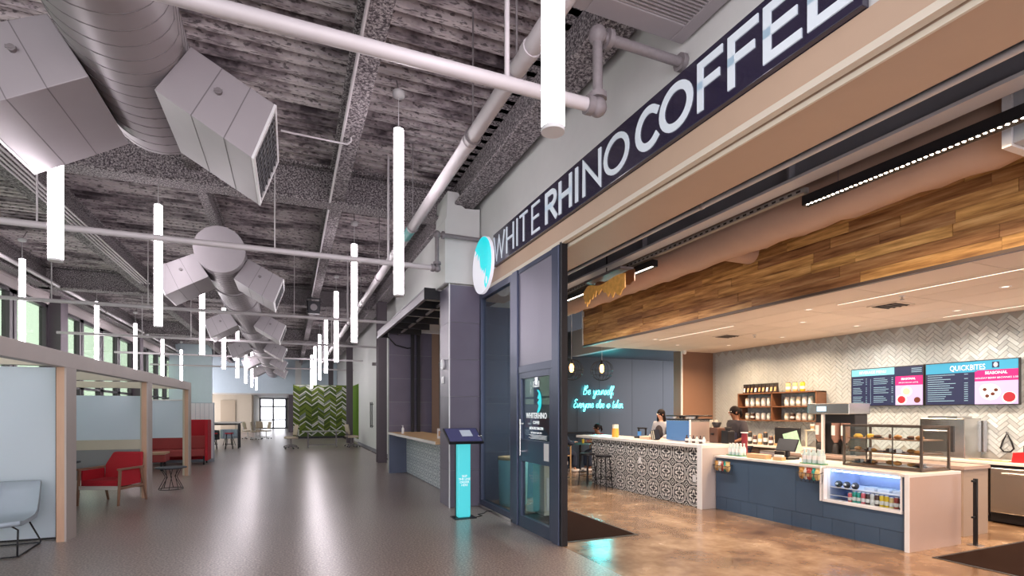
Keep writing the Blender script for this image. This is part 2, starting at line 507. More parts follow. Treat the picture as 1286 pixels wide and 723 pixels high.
# tan fascia below the sign, soffit behind it
struct('trim_60', B().box(HX1 - .012, -3, 3.64, HX1, 8.44, 3.865), SOFFIT)
struct('trim_61', B().box(HX1 + .06, -3, 3.58, 3.60, 8.9, 3.66), SOFFIT)
struct('trim_62', B().box(HX1 - .03, -3, 3.60, HX1 + .03, 8.44, 3.65).box(HX1 + .055, -3, 3.565, HX1 + .075, 5.6, 3.60), M('cream_track', (.66, .60, .50), .4))
struct('trim_63', B().box(3.52, -3, 3.66, 3.60, 13.0, 5.6), DARKVOID)
# pilaster with the notched head above the tiled column
pts = [(2.37, 8.46, 3.75), (2.98, 8.46, 3.75), (2.98, 8.46, 5.04), (2.72, 8.46, 5.02), (2.66, 8.46, 5.06), (2.64, 8.46, 5.2), (2.60, 8.46, 5.27), (2.42, 8.46, 5.27), (2.40, 8.46, 4.85), (2.37, 8.46, 4.78)]
struct('trim_64', B().prism(pts, (0, .7, 0)), WHITEWALL)
struct('wall_right_upper', B().box(2.62, 9.16, 3.75, 2.8, 14.2, 5.1), WHITEWALL)
struct('trim_65', B().box(2.38, 8.47, 3.745, 2.44, 14.0, 3.79), LIP)
# porcelain clad column: each tile a part
colr = B().box(2.47, 8.48, 0, 3.05, 9.06, 3.74)
col_o = struct('trim_66', colr, GROUT)
zz = 0.0
for k, hgt in enumerate((.62, .62, .62, .62, .62, .62)):
    part('tile', B().box(2.455, 8.46, zz + .003, 3.045, 8.48, zz + hgt - .003), PURPLETILE, col_o)
    part('tile', B().box(2.45, 8.48, zz + .003, 2.47, 9.07, zz + hgt - .003), PURPLETILE, col_o)
    zz += hgt
struct('trim_67', B().box(2.435, 8.445, 0, 2.452, 8.462, 3.74), LIP)  # white strip stands in for light along the column's side-lit edge

# walls of the pickup nook and behind the storefront glass
def tiled_wall_x(name, x0, x1, y, z0, z1, tw, th, mat, face=-1):
    """wall facing -Y with real porcelain slabs"""
    o = struct(name, B().box(x0, y, z0, x1, y + .15, z1), GROUT)
    nx = max(1, round((x1 - x0) / tw)); nz = max(1, round((z1 - z0) / th)); dx = (x1 - x0) / nx; dz = (z1 - z0) / nz
    for i in range(nx):
        for j in range(nz):
            part('tile', B().box(x0 + i * dx + .003, y - .015, z0 + j * dz + .003, x0 + (i + 1) * dx - .003, y, z0 + (j + 1) * dz - .003), mat, o)
    return o
tiled_wall_x('wall_nook', 2.40, 3.55, 14.0, 0, 3.72, 1.15, .62, PURPLETILE)
struct('wall_nook_tan', B().box(3.55, 13.98, 0, 4.6, 14.1, 3.72), M('brown_tan_paint', (.30, .19, .13), .5))
tiled_wall_x('wall_vestibule', 3.06, 4.3, 8.9, 0, 3.5, .62, .9, NAVYTILE)
struct('ceiling', B().box(2.42, 9.07, 3.74, 4.6, 14.2, 3.8), WHITEWALL)
# cafe shell
NEONW = M('slate_blue_wall', (.034, .052, .072), .4, var=.08, nscale=1.5)
wallneon = struct('wall_back', B().box(3.6, 13.2, 0, 12, 13.4, 5.6), NEONW)
for k in range(7):
    part('panel', B().box(3.75 + k * 1.15, 13.17, 0, 3.75 + (k + 1) * 1.15 - .008, 13.2, 3.2), NEONW, wallneon)
struct('trim_70', B().box(7.43, 10.42, 3.18, 7.6, 13.15, 3.9), M('grey_bulkhead', (.45, .46, .48), .6))
struct('ceiling', B().box(7.6, 10.72, 3.18, 12, 13.15, 3.25), NEONW)
struct('wall_wing', B().box(8.98, 10.38, 0, 9.97, 10.7, 3.12), M('brown_paint', (.22, .125, .085), .55))
struct('trim_71', B().box(8.95, 10.36, 0, 8.98, 10.40, 3.12), LIP)
backw = struct('wall_menu', B().box(9.97, -1, 0, 10.15, 10.7, 3.4), GROUT)
struct('wall_cafe_side', B().box(3.2, -4.5, 0, 10, -4.4, 5.6), SOFFIT)
# black open deck over the bar front
struct('ceiling', B().box(3.5, -3, 5.2, 12, 13.3, 5.3), DARKVOID)
# dropped panel ceiling
ceil = struct('ceiling', B().box(6.285, -3, 3.14, 9.97, 10.4, 3.2), M('ceiling_shadow_gap', (.10, .07, .06), .8))
nx, ny = 6, 11
for i in range(nx):
    for j in range(ny):
        x0 = 6.287 + i * .6135; y0 = 10.38 - (j + 1) * 1.22
        part('ceiling_panel', B().box(x0 + .005, y0 + .005, 3.10, x0 + .6085, y0 + 1.215, 3.14), CEILT, ceil)
# wood-planked bulkhead
wb = thing('plank_bulkhead', 'bulkhead clad in mixed brown reclaimed wood planks over the order counter', 'cladding', (6.22, 0, 0))
bx('backing', M('bulkhead_back', (.03, .015, .008), .9), wb, 0.0, -3, 3.1, .06, 10.5, 4.7)
bx('edge_trim', M('bronze_trim', (.12, .09, .08), .4, metal=.4), wb, -.035, -3, 3.09, .02, 10.5, 3.125)
bx('end_trim', LIP, wb, -.035, 10.46, 3.1, .06, 10.5, 4.3)
rows = 12
for r_ in range(rows):
    z0 = 3.127 + r_ * .128
    y = -2 + random.uniform(-.6, 0)
    while y < 10.46:
        L = random.choice((.55, .8, 1.0, 1.2, 1.45)) * random.uniform(.9, 1.1)
        y1 = min(10.46, y + L)
        if y1 > 1.2 and y1 - y > .05:
            dpt = random.uniform(.016, .030)
            o = part('plank', B().box(-dpt, -(y1 - y) / 2 + .002, 0, 0, (y1 - y) / 2 - .002, .125), PLANK, wb, loc=(0, (y + y1) / 2, z0))
        y = y1

# herringbone glazed tile on the menu wall
def herringbone():
    W, L = .058, .174
    out = []
    c45 = math.sqrt(.5)
    for i in range(-120, 120):
        for j in range(-50, 50):
            # standard herringbone lattice in the rotated frame
            bxx = i * W + j * L; byy = i * W - j * L
            for kind in (0, 1):
                if kind == 0: cx, cy, ang = bxx + L / 2, byy + W / 2, 0
                else: cx, cy, ang = bxx + W / 2, byy + W + L / 2, 90
                u = (cx - cy) * c45; v = (cx + cy) * c45
                out.append((u, v, ang + 45))
    return out
tl = []
seen = set()
for u, v, a in herringbone():
    Yc, Zc = 6 + u, 2 + v
    key = (round(Yc, 2), round(Zc, 2))
    if key in seen: continue
    seen.add(key)
    if 3.7 < Yc < 10.3 and .95 < Zc < 3.06: tl.append((Yc, Zc, a))
tl.sort(key=lambda t: t[0])
tm = B()
tm.add([(-.010, -.084, -.026), (-.010, .084, -.026), (-.010, .084, .026), (-.010, -.084, .026),
        (0.0, -.0858, -.0278), (0.0, .0858, -.0278), (0.0, .0858, .0278), (0.0, -.0858, .0278)],
       [(0, 1, 2, 3), (0, 4, 5, 1), (1, 5, 6, 2), (2, 6, 7, 3), (3, 7, 4, 0)])
tmesh = tm.mesh('tile', HERR)
rest = B()
for k, (Yc, Zc, a) in enumerate(tl):
    tilt = (random.uniform(-.035, .035), random.uniform(-.035, .035))
    E_ = Euler((R(a), tilt[0], tilt[1]))
    if k < 300:
        o = bpy.data.objects.new('tile', tmesh); COL.objects.link(o); o.parent = backw
        o.location = (9.968, Yc, Zc); o.rotation_euler = E_
    else:
        mt = Matrix.Translation((9.968, Yc, Zc)) @ E_.to_matrix().to_4x4()
        rest.add([mt @ v.co for v in tmesh.vertices], [tuple(p.vertices) for p in tmesh.polygons])
o = part('tile_field', rest, HERR, backw); o['kind'] = 'stuff'

# ============================================================ CEILING SERVICES
# big spiral duct: near run and far run, each one thing with its diffuser boxes
AX, AZ, DR = -1.147, 4.48, .40
def duct_run(label, y0, y1, pairs, flanges, rough_end=False):
    t = thing('spiral_duct', label, 'duct', (AX, y0, AZ), 0)
    L = y1 - y0
    part('duct_barrel', B().cyl((0, 0, 0), (0, L, 0), DR, n=40), DUCT, t)
    part('end_cap', B().cyl((0, -.012, 0), (0, .0, 0), DR + .012, n=40), DUCT, t)
    sb = B()
    yy = .12
    while yy < min(L, 14):
        ring = [(DR * 1.004 * math.cos(a * PI / 14), yy + .10 * a / 14 , DR * 1.004 * math.sin(a * PI / 14)) for a in range(28)]
        sb.tube(ring, .0035, 4, True); yy += .16
    part('spiral_seam', sb, DUCTDARK, t)
    for f in flanges:
        part('flange', B().cyl((0, f - y0 - .03, 0), (0, f - y0 + .03, 0), DR + .025, n=40), DUCT, t)
        part('gasket', B().cyl((0, f - y0 + .03, 0), (0, f - y0 + .045, 0), DR + .027, n=40), DUCTDARK, t)
    for (py, ln) in pairs:
        for sgn in (-1, 1):
            # rectangle in the cross plane: inner low, inner high, outer high, outer low
            il = (.20 * sgn, -.44); ih = (.44 * sgn, -.05); oh = (1.03 * sgn, -.36); ol = (.86 * sgn, -.83)
            y_ = py - y0
            q = [(il[0], y_, il[1]), (ih[0], y_, ih[1]), (oh[0], y_, oh[1]), (ol[0], y_, ol[1])]
            d = part('diffuser_box', B().prism(q, (0, ln, 0)), DUCT, t, bev=.006)
            # outlet frame and vanes
            fb = B(); o1 = Vector((oh[0], 0, oh[1])); o2 = Vector((ol[0], 0, ol[1])); nrm = Vector(((oh[0] - ih[0]), 0, (oh[1] - ih[1]))).normalized() * .02
            def strip(a, c, ya, yb, mb, ext=1.0):
                p0 = o1.lerp(o2, a); p1 = o1.lerp(o2, c)
                mb.prism([(p0.x, ya, p0.z), (p1.x, ya, p1.z), (p1.x, yb, p1.z), (p0.x, yb, p0.z)], nrm * ext)
            strip(0, .07, y_, y_ + ln, fb); strip(.93, 1, y_, y_ + ln, fb); strip(.07, .93, y_, y_ + .05, fb); strip(.07, .93, y_ + ln - .05, y_ + ln, fb)
            part('outlet_frame', fb, CAPM, d)
            gb = B(); strip(.07, .93, y_ + .05, y_ + ln - .05, gb, .15)
            part('outlet_opening', gb, BLACKPL, d)
            vb = B()
            for k in range(9):
                ya = y_ + .09 + k * (ln - .18) / 9; strip(.07, .93, ya, ya + .012, vb, .8)
            for k in range(6):
                a = .15 + k * .14; strip(a, a + .015, y_ + .05, y_ + ln - .05, vb, .8)
            part('grille', vb, M('duct_grille', (.10, .10, .11), .5) if 'duct_grille' not in bpy.data.materials else bpy.data.materials['duct_grille'], d)
            for k in (.36, .70):
                lo_ = Vector((il[0], 0, il[1])).lerp(Vector((ol[0], 0, ol[1])), k); hi_ = Vector((ih[0], 0, ih[1])).lerp(Vector((oh[0], 0, oh[1])), k)
                dd_ = (Vector((ol[0], 0, ol[1])) - Vector((il[0], 0, il[1]))).normalized() * .007
                nn_ = Vector((il[0] - ih[0], 0, il[1] - ih[1])).normalized() * .003
                ring = [lo_ + nn_, hi_, hi_ + dd_, lo_ + nn_ + dd_]
                part('panel_seam', B().prism([(q_.x, y_ - .003, q_.z) for q_ in ring], (0, ln + .006, 0)), DUCTDARK, d)
            part('damper_knob', B().cyl((.63 * sgn, y_, -.36), (.63 * sgn, y_ - .03, -.36), .025, n=10).box(.63 * sgn - .03, y_ - .035, -.37, .63 * sgn + .03, y_ - .025, -.35), IRON, d)
    return t
duct_run('near run of the large painted spiral duct with two slanted outlet boxes at top left', -2.5, 5.98, [(4.72, 1.05)], [])
duct_run('far run of the painted spiral duct starting at a round end cap over the hall', 10.6, 52, [(10.86, 1.0), (16.6, 1.0), (22.6, 1.0), (28.8, 1.0), (35, 1.0)], [12.6, 14.6, 18.6, 20.2, 24.6, 26.5, 30.6, 32.5, 37, 40, 44])

# cross sprinkler pipes hung over the hall
def cross_pipe(label, y, x0, x1, z, r, riser, hangers):
    t = thing('sprinkler_pipe', label, 'pipe', (0, y, z))
    part('pipe_run', B().cyl((x0, 0, 0), (x1, 0, 0), r, n=14), PIPE, t)
    for k, hx in enumerate(hangers):
        part('hanger_rod', B().cyl((hx, 0, r * .8), (hx, 0, 5.6 - z), .011 if k else .02, n=6), PIPE, t)
    if riser:
        e = part('elbow', B().ell((x1, 0, 0), (r * 1.5, r * 1.5, r * 1.5)).cyl((x1 - .1, 0, 0), (x1 - .05, 0, 0), r * 1.5, n=10).cyl((x1, 0, .06), (x1, 0, .1), r * 1.5, n=10), IRON, t)
        part('riser', B().cyl((x1, 0, 0), (x1, 0, riser), r * .8, n=12), IRON, t)
        part('elbow', B().ell((x1, 0, riser), (r * 1.5, r * 1.5, r * 1.5)).cyl((x1 + .08, 0, riser), (x1 + .12, 0, riser), r * 1.5, n=10), IRON, t)
        part('branch', B().cyl((x1, 0, riser), (2.995, 0, riser), r * .8, n=12), IRON, t)
        part('wall_flange', B().cyl((2.95, 0, riser), (2.995, 0, riser), r * 1.5, n=10), IRON, t)
    return t
cross_pipe('nearest thick sprinkler pipe crossing the hall ceiling beside the big duct', 3.45, -1.9, 2.17, 3.93, .048, .55, [1.42, -.35])
cross_pipe('sprinkler pipe crossing the hall in front of the round duct cap', 8.33, -6.3, 2.2, 3.93, .042, .55, [1.42, -2.9, -.2])
cross_pipe('sprinkler pipe crossing behind the first pair of far duct outlets', 13.9, -6.3, 2.5, 3.93, .04, 0, [1.35, -2.9, 0.1, -4.6])
cross_pipe('fourth sprinkler pipe crossing the hall, beyond the small black ceiling speaker', 19.4, -6.3, 3.1, 3.93, .04, 0, [1.35, -2.9, -4.2])
cross_pipe('fifth sprinkler pipe crossing the hall above the white barn door wall', 24.9, -6.3, 3.1, 3.93, .04, 0, [1.35, -2.9])
cross_pipe('farthest sprinkler pipe crossing the hall near the felt chevron screen', 30.6, -6.3, 3.3, 3.93, .04, 0, [1.35, -2.9])
def long_pipe(name, label, x, z, r, y0, y1, mat=PIPE, joints=(), hang=()):
    t = thing(name, label, 'pipe', (x, y0, z))
    part('pipe_run', B().cyl((0, 0, 0), (0, y1 - y0, 0), r, n=12), mat, t)
    for j in joints: part('coupling', B().cyl((0, j - y0, 0), (0, j - y0 + .09, 0), r * 1.12, n=14), mat, t)
    for h in hang:
        part('hanger_rod', B().cyl((0, h - y0, r), (0, h - y0, 5.6 - z), .01, n=6).tube([(math.cos(a * PI / 6) * r * 1.15, h - y0, math.sin(a * PI / 6) * r * 1.15) for a in range(12)], .01, 5, True), IRON, t)
    return t
lp = long_pipe('drain_pipe', 'thick grey pipe running the length of the hall above the shop sign', 1.69, 4.36, .07, -2, 40, joints=(3.6, 5.1, 9.2, 13.5, 18), hang=(3.9, 5.0, 7.8, 11, 14, 17, 20))
part('pipe_label', B().cyl((0, 7.9 + 2, 0), (0, 8.3 + 2, 0), .072, n=14), M('aqua_label', (.15, .45, .45), .5), lp, label='aqua label band on the pipe')
long_pipe('conduit', 'thin white conduit under the middle fireproofed beam', .60, 5.02, .018, -2, 16.6)
long_pipe('sprinkler_main', 'long pipe running above the high windows on the left side', -5.85, 5.05, .05, 2, 46, joints=(14, 19, 24, 30), hang=(16, 22, 28, 34))
for k in range(4):
    long_pipe('conduit', ['leftmost', 'second', 'third', 'rightmost'][k] + ' of four parallel conduits at the upper left of the hall ceiling', -3.62 + k * .07, 4.98, .016, 3, 16.5)['group'] = 'parallel conduits under the left part of the deck'
c = B().tube([(-.05, 0, 0), (.45, .02, 0), (.72, .03, 0), (.76, 0, .03), (.76, 0, .12)], .012, 6)
c2 = thing('conduit', 'short bent conduit looping under the middle beam near the duct outlet', 'pipe', (-.05, 6.9, 4.98))
part('pipe_run', c, PIPE, c2)
jb = thing('conduit', 'crooked flexible conduit with a box at far upper left of the ceiling', 'pipe', (-3.3, 6.1, 4.9))
part('pipe_run', B().tube([(-.9, -.9, 0), (-.25, -.25, .02), (0, 0, 0), (.12, .2, 0), (.1, .35, 0), (-.3, .7, 0), (-.35, .9, 0)], .022, 6), PIPE, jb)
part('junction_box', B().box(-.13, -.09, -.04, .08, .09, .05), PIPE, jb, bev=.01)

# pendant tube lamps
def make_pendant(bottom, top, cz, first=True):
    t = thing('pendant_lamp', 'x', 'pendant lamp', (0, 0, bottom))
    L = top - bottom
    part('light_tube', B().cyl((0, 0, .02), (0, 0, L), .056, n=18), TUBEM, t)
    part('end_cap', B().cyl((0, 0, 0), (0, 0, .02), .058, n=18), CAPM, t)
    part('top_cap', B().cyl((0, 0, L), (0, 0, L + .03), .05, .03, n=14), CAPM, t)
    part('cable', B().cyl((0, 0, L), (0, 0, cz - bottom), .005, n=5), CAPM, t)
    part('canopy', B().lathe([(.02, -.03), (.068, -.02), (.075, .03), (.05, .05)], (0, 0, cz - bottom), 16), CAPM, t)
    part('hanger_rod', B().cyl((0, 0, cz - bottom + .04), (.02, .25, 5.66 - bottom), .008, n=5), IRON, t)
    return t
P0 = make_pendant(2.96, 4.92, 5.33)
rows = [(1.18, [2.28, 6.22, 10.84, 15.3, 19.7, 24.1, 28.5, 33], 'right'), (-1.95, [5.98, 10.0, 14.6, 19.1, 23.9, 28.3, 32.6, 36.9], 'middle'), (-5.37, [14.7, 19.5, 23.8, 28.4, 32.9], 'left')]
spot = {('right', 0): 'nearest glowing tube pendant, hanging over the near end of the coffee sign',
        ('right', 1): 'long glowing tube pendant left of the round shop emblem, white canopy above it',
        ('right', 2): 'glowing tube pendant hanging in front of the beam line, right of the small ceiling speaker',
        ('middle', 0): 'thick glowing tube pendant directly under the left box of the near duct',
        ('middle', 1): 'glowing tube pendant hanging left of the round duct end cap',
        ('left', 0): 'glowing tube pendant nearest in the row beside the left windows, at the frame edge'}
first = True
ordn = ['first', 'second', 'third', 'fourth', 'fifth', 'sixth', 'seventh', 'eighth']
for x, ys, nm in rows:
    for k, y in enumerate(ys):
        lab = spot.get((nm, k), '%s glowing tube pendant from the camera in the %s row of the hall' % (ordn[k], nm))
        o = P0 if first else dup(P0, (x, y, 2.96))
        o.location = (x, y, 2.96); o['label'] = lab; o['group'] = 'glowing tube pendants in three rows down the hall'
        first = False

# cassette unit above the sign
t = thing('air_unit', 'grey ceiling air unit with a perforated underside above the coffee sign', 'air unit', (2.45, 2.6, 4.62))
part('housing', B().box(-.52, -1.3, .06, .50, .82, .36), DUCT, t, bev=.01)
part('bottom_frame', B().box(-.54, -1.32, 0, -.40, .84, .06).box(.40, -1.32, 0, .52, .84, .06).box(-.40, .66, 0, .40, .84, .06), DUCT, t, bev=.008)
part('intake', B().box(-.40, -1.32, .03, .40, .66, .05), BLACKPL, t)
vb = B()
for k in range(64): vb.box(-.40, .64 - k * .031, .005, .40, .652 - k * .031, .028)
o = part('louvre', vb, M('louvre_metal', (.40, .37, .38), .4, metal=.2), t); o['kind'] = 'stuff'
t = thing('speaker', 'small black box speaker hung under the middle beam far down the hall', 'speaker', (.66, 16.9, 4.55))
part('box', B().box(-.17, -.12, 0, .17, .12, .36), BLACK, t, bev=.01); part('bracket', B().box(-.19, -.02, .1, -.17, .02, .45).box(.17, -.02, .1, .19, .02, .45).box(-.19, -.02, .43, .19, .02, .47), BLACK, t)
part('driver', B().cyl((0, -.125, .18), (0, -.12, .18), .1, n=16), IRON, t)

# steel canopy over the pickup counter
t = thing('canopy', 'dark steel canopy with open ribs above the pickup counter', 'canopy', (2.2, 9.1, 3.6))
part('front_beam', B().box(-.03, 0, -.02, .03, 5.4, .04).box(-.02, 0, .04, .02, 5.4, .14).box(-.03, 0, .14, .03, 5.4, .16), M('grey_steel', (.22, .21, .23), .4, metal=.4), t)
for k in range(7): part('rib', B().box(.02, k * .88, .0, .95, k * .88 + .05, .14), BLACK, t)
part('cross_bar', B().box(.42, 0, .02, .46, 5.4, .06), IRON, t)
part('roof_sheet', B().box(-.02, 0, .165, .95, 5.4, .175), M('translucent_sheet', (.10, .11, .13), .4), t)
part('end_fascia', B().box(-.03, -.02, -.02, .8, .0, .18), BLACK, t)

# ============================================================ SIGN
def stroke_letter(ch, w):
    """sans capitals as 2D closed outlines; unit height 1. returns list of polygons-as-thick-strokes and width"""
    S = {}
    S['W'] = ([[(0, 1), (.24, 0), (.46, .95), (.68, 0), (.92, 1)]], .92)
    S['H'] = ([[(0, 0), (0, 1)], [(.56, 0), (.56, 1)], [(0, .52), (.56, .52)]], .56)
    S['I'] = ([[(0, 0), (0, 1)]], .0)
    S['T'] = ([[(0, 1), (.52, 1)], [(.26, 0), (.26, 1)]], .52)
    S['E'] = ([[(.44, 0), (0, 0), (0, 1), (.44, 1)], [(0, .52), (.38, .52)]], .44)
    S['F'] = ([[(0, 0), (0, 1), (.42, 1)], [(0, .52), (.36, .52)]], .42)
    S['N'] = ([[(0, 0), (0, 1), (.62, 0), (.62, 1)]], .62)
    arc = [(.26 + .2 * math.sin(a), .75 + .25 * math.cos(a)) for a in [PI * k / 8 for k in range(9)]]
    S['R'] = ([[(0, 0), (0, 1)] + arc + [(0, .5)], [(.2, .5), (.48, 0)]], .46)
    S['O'] = ([[(.46 + .46 * math.cos(2 * PI * k / 28), .5 + .5 * math.sin(2 * PI * k / 28)) for k in range(29)]], .92)
    S['C'] = ([[(.46 + .46 * math.cos(a), .5 + .5 * math.sin(a)) for a in [R(48) + R(264) * k / 22 for k in range(23)]]], .78)
    return S[ch]
def stroke_mesh(paths, w, sx, sy, depth, y_of, x_of_plane, z0, inset):
    """thick strokes; along-text coordinate maps through y_of"""
    b = B()
    for pth in paths:
        closed = (Vector(pth[0]) - Vector(pth[-1])).length < 1e-4
        pts = [Vector((inset + p[0] * sx, inset + p[1] * sy)) for p in pth]
        if closed: pts = pts[:-1]
        n = len(pts); L = []; Rr = []
        for i in range(n):
            if closed or 0 < i < n - 1:
                a = (pts[i] - pts[i - 1]).normalized(); c = (pts[(i + 1) % n] - pts[i]).normalized()
            elif i == 0: a = c = (pts[1] - pts[0]).normalized()
            else: a = c = (pts[-1] - pts[-2]).normalized()
            na = Vector((-a.y, a.x)); nc = Vector((-c.y, c.x)); m = (na + nc)
            m = m / max(.35, m.length_squared / 2) if m.length > 1e-3 else na
            e = Vector((0, 0))
            if not closed and i == 0: e = -a * inset * .98
            if not closed and i == n - 1: e = a * inset * .98
            L.append(pts[i] + m * w / 2 + e); Rr.append(pts[i] - m * w / 2 + e)
        m_ = n if closed else n - 1
        for i in range(m_):
            j = (i + 1) % n
            quad = [L[i], L[j], Rr[j], Rr[i]]
            P3 = [Vector((x_of_plane, y_of(q.x), z0 + q.y)) for q in quad]
            b.prism(P3, (-depth, 0, 0))
    return b
SIGNLET = M('lit_letter', (.62, .68, .74), .35, emit=(.75, .86, .95), es=.10)
SIGNBD = M('navy_sign_board', (.022, .018, .045), .18, spec=.6, coat=.3)
t = thing('shop_sign', 'long dark navy sign band reading WHITE RHINO COFFEE over the shop opening', 'sign', (HX1, 4.83, 3.87))
bx('board', SIGNBD, t, -.06, -2.89, 0, 0, 2.88, .50, bev=.004)
layout = [('W', 7.68, 7.22, .036), ('H', 7.16, 6.88, .034), ('I', 6.78, 6.70, .034), ('T', 6.67, 6.41, .034), ('E', 6.28, 6.04, .034),
          ('R', 5.88, 5.58, .062), ('H', 5.52, 5.21, .06), ('I', 5.13, 5.02, .06), ('N', 4.97, 4.60, .052), ('O', 4.55, 4.12, .055),
          ('C', 4.02, 3.69, .068), ('O', 3.68, 3.27, .066), ('F', 3.22, 2.96, .062), ('F', 2.91, 2.64, .062), ('E', 2.60, 2.31, .062), ('E', 2.27, 1.99, .062)]
for ch, ya, yb, w_ in layout:
    paths, ww = stroke_letter(ch, w_)
    wid = ya - yb; hgt = .385
    sx = (wid - w_) / ww if ww else 1
    yl = ya - 4.83
    bb = stroke_mesh(paths, w_, sx, hgt - w_, .012, lambda u, yl=yl: yl - u, -.058, .058, w_ / 2)
    part('letter', bb, SIGNLET, t, label='white letter ' + ch)
# round emblem: white animal silhouette on turquoise disc
t = thing('round_sign', 'round turquoise and white rhino emblem sign projecting beside the sign band', 'sign', (2.80, 7.86, 3.92))
DISC = M('white_disc', (.74, .72, .78), .35, emit=(.85, .84, .95), es=.25)
part('disc', B().cyl((.05, 0, 0), (0, 0, 0), .445, n=48), DISC, t)
AQ = M('turquoise_vinyl', (.0, .42, .46), .35, emit=(.0, .62, .68), es=.45)
# turquoise crescent: boundary runs with the horned profile
edge = [(-.06, .46), (.02, .40), (.16, .20), (.06, .22), (.13, .08), (-.02, .14), (-.06, .0), (-.16, -.06), (-.26, -.14), (-.12, -.12), (-.20, -.22), (-.30, -.30), (-.26, -.36)]
# u runs to the left as seen (+Y), so the right side of the disc is -Y
arcp = [(.47 * math.cos(a), .47 * math.sin(a)) for a in [R(234) - R(234 - 98 + 0) * 0 - k * R(136) / 20 for k in range(21)]]
right = [(-.438 * math.sin(a), .438 * math.cos(a)) for a in [R(4) + R(150) * k / 24 for k in range(25)]]
left_e = [(.30, .34), (.24, .26), (.30, .22), (.18, .24), (.16, .12), (.10, .2), (.06, .02), (.03, -.06), (-.02, -.02), (-.02, -.10), (-.08, -.08), (-.12, -.16), (-.20, -.06), (-.18, -.2), (-.13, -.28), (-.14, -.34), (-.18, -.39)]
top = [(.30 - k * .038, math.sqrt(.438 ** 2 - (.30 - k * .038) ** 2)) for k in range(8)]
poly = top + right + left_e[::-1]
part('turquoise_panel', B().prism([(-.004, u, v) for u, v in poly], (.004, 0, 0)), AQ, t)
part('eye_panel', B().prism([(-.007, -.23 + .035 * math.cos(a), -.28 + .06 * math.sin(a)) for a in [PI * k / 5 for k in range(10)]], (.003, 0, 0)), DISC, t)
part('bracket', B().box(.05, -.03, -.03, .195, .03, .03), BLACK, t)

# ============================================================ STOREFRONT
t = thing('glass_bay', 'tall storefront glass bay in a navy frame beside the tiled column', 'glass panel', (HX1, 0, 0))
part('frame', B().box(-.03, 8.36, 0, .06, 8.44, 3.60).box(-.03, 7.01, 0, .06, 7.10, 3.60).box(-.03, 7.1, 0, .06, 8.36, .12).box(-.03, 7.1, 3.5, .06, 8.36, 3.60), FRAME, t, bev=.004)
part('pane', B().box(.01, 7.1, .12, .022, 8.36, 3.5), STORE, t)
part('sill', B().box(-.06, 7.0, 0, -.03, 8.44, .05), STEEL, t)
t = thing('entrance_door', 'navy framed glass entrance door with printed lettering and a panel above', 'door', (HX1, 0, 0))
part('jamb', B().box(-.05, 6.80, 0, .07, 6.98, 3.60), FRAME, t, bev=.006)
part('jamb', B().box(-.05, 5.56, 0, .06, 5.74, 3.60), FRAME, t, bev=.006)
part('end_post', B().box(-.035, 5.51, 0, .05, 5.56, 3.62), BLACK, t, bev=.004)
part('upper_panel', B().box(-.02, 5.74, 2.24, .04, 6.80, 3.56), PANEL, t)
part('head_rail', B().box(-.035, 5.74, 2.14, .05, 6.80, 2.24).box(-.035, 5.74, 3.54, .05, 6.8, 3.6), FRAME, t, bev=.004)
part('stile', B().box(-.03, 5.74, .0, .035, 5.84, 2.14), FRAME, t, bev=.004)
part('stile', B().box(-.03, 6.70, .0, .035, 6.80, 2.14), FRAME, t, bev=.004)
part('top_rail', B().box(-.03, 5.84, 2.06, .035, 6.70, 2.14), FRAME, t)
part('lock_rail', B().box(-.03, 5.84, .92, .035, 6.70, 1.22), FRAME, t, bev=.004)
part('bottom_rail', B().box(-.03, 5.84, .0, .035, 6.70, .16), FRAME, t)
part('upper_glass', B().box(.0, 5.84, 1.22, .01, 6.70, 2.06), STORE, t)
part('lower_glass', B().box(.0, 5.84, .16, .01, 6.70, .92), STORE, t)
part('handle', B().cyl((-.08, 6.62, 1.0), (-.08, 6.62, 1.5), .014, n=8).box(-.08, 6.61, 1.05, -.03, 6.63, 1.07).box(-.08, 6.61, 1.43, -.03, 6.63, 1.45), STEEL, t)
pn = part('notice', B().box(-.034, 5.85, .98, -.03, 5.98, 1.20), M('paper_notice', (.7, .7, .7), .7), t, label='small white notice on the lock rail')
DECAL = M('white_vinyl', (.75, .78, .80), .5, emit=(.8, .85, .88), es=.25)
def door_text(s, y, z, size, w=0, xs=1, mat=DECAL):
    me = facing(text_mesh(s, size, .001, w, xs), (-.004, y, z), (0, -1, 0), (-1, 0, 0)); me.materials.append(mat)
    return link('lettering', me, t)
door_text('1221', 6.27, 1.93, .11, .002)
door_text('WHITERHINO', 6.27, 1.515, .105, .002, .95)
door_text('COFFEE', 6.27, 1.44, .055, .001)
door_text('MON-FRI 7AM-5PM', 6.27, 1.365, .05, .001)
door_text('SATURDAY 8AM-3PM', 6.27, 1.31, .035)
for q in range(5):
    part('print_line', B().box(-.005, 5.95 + .03 * (q % 2), 1.29 - q * .012, -.004, 6.5 - .05 * (q % 3), 1.294 - q * .012), DECAL, t)
cres = [(.11 * math.sin(a), .15 * math.cos(a)) for a in [R(-10) + R(200) * k / 16 for k in range(17)]] + [(.03, -.06), (-.01, -.02), (.04, .02), (-.01, .04), (.03, .10)]
part('emblem', B().prism([(-.004, 6.22 - u, 1.74 + v) for u, v in cres], (-.002, 0, 0)), AQ, t)
# small devices on the tiled column edge
t = thing('wall_alarm', 'white round alarm strobe on the edge of the tiled column', 'alarm', (2.45, 8.85, 2.42))
part('base', B().cyl((0, 0, 0), (-.03, 0, 0), .09, n=20), CAPM, t); part('lens', B().ell((-.05, 0, 0), (.03, .05, .05)), CLEAR, t)
part('plate', B().box(-.02, -.06, -.33, 0, .06, -.21), CAPM, t, bev=.004)
part('button', B().box(-.028, -.03, -.30, -.02, .03, -.24), LIP, t)

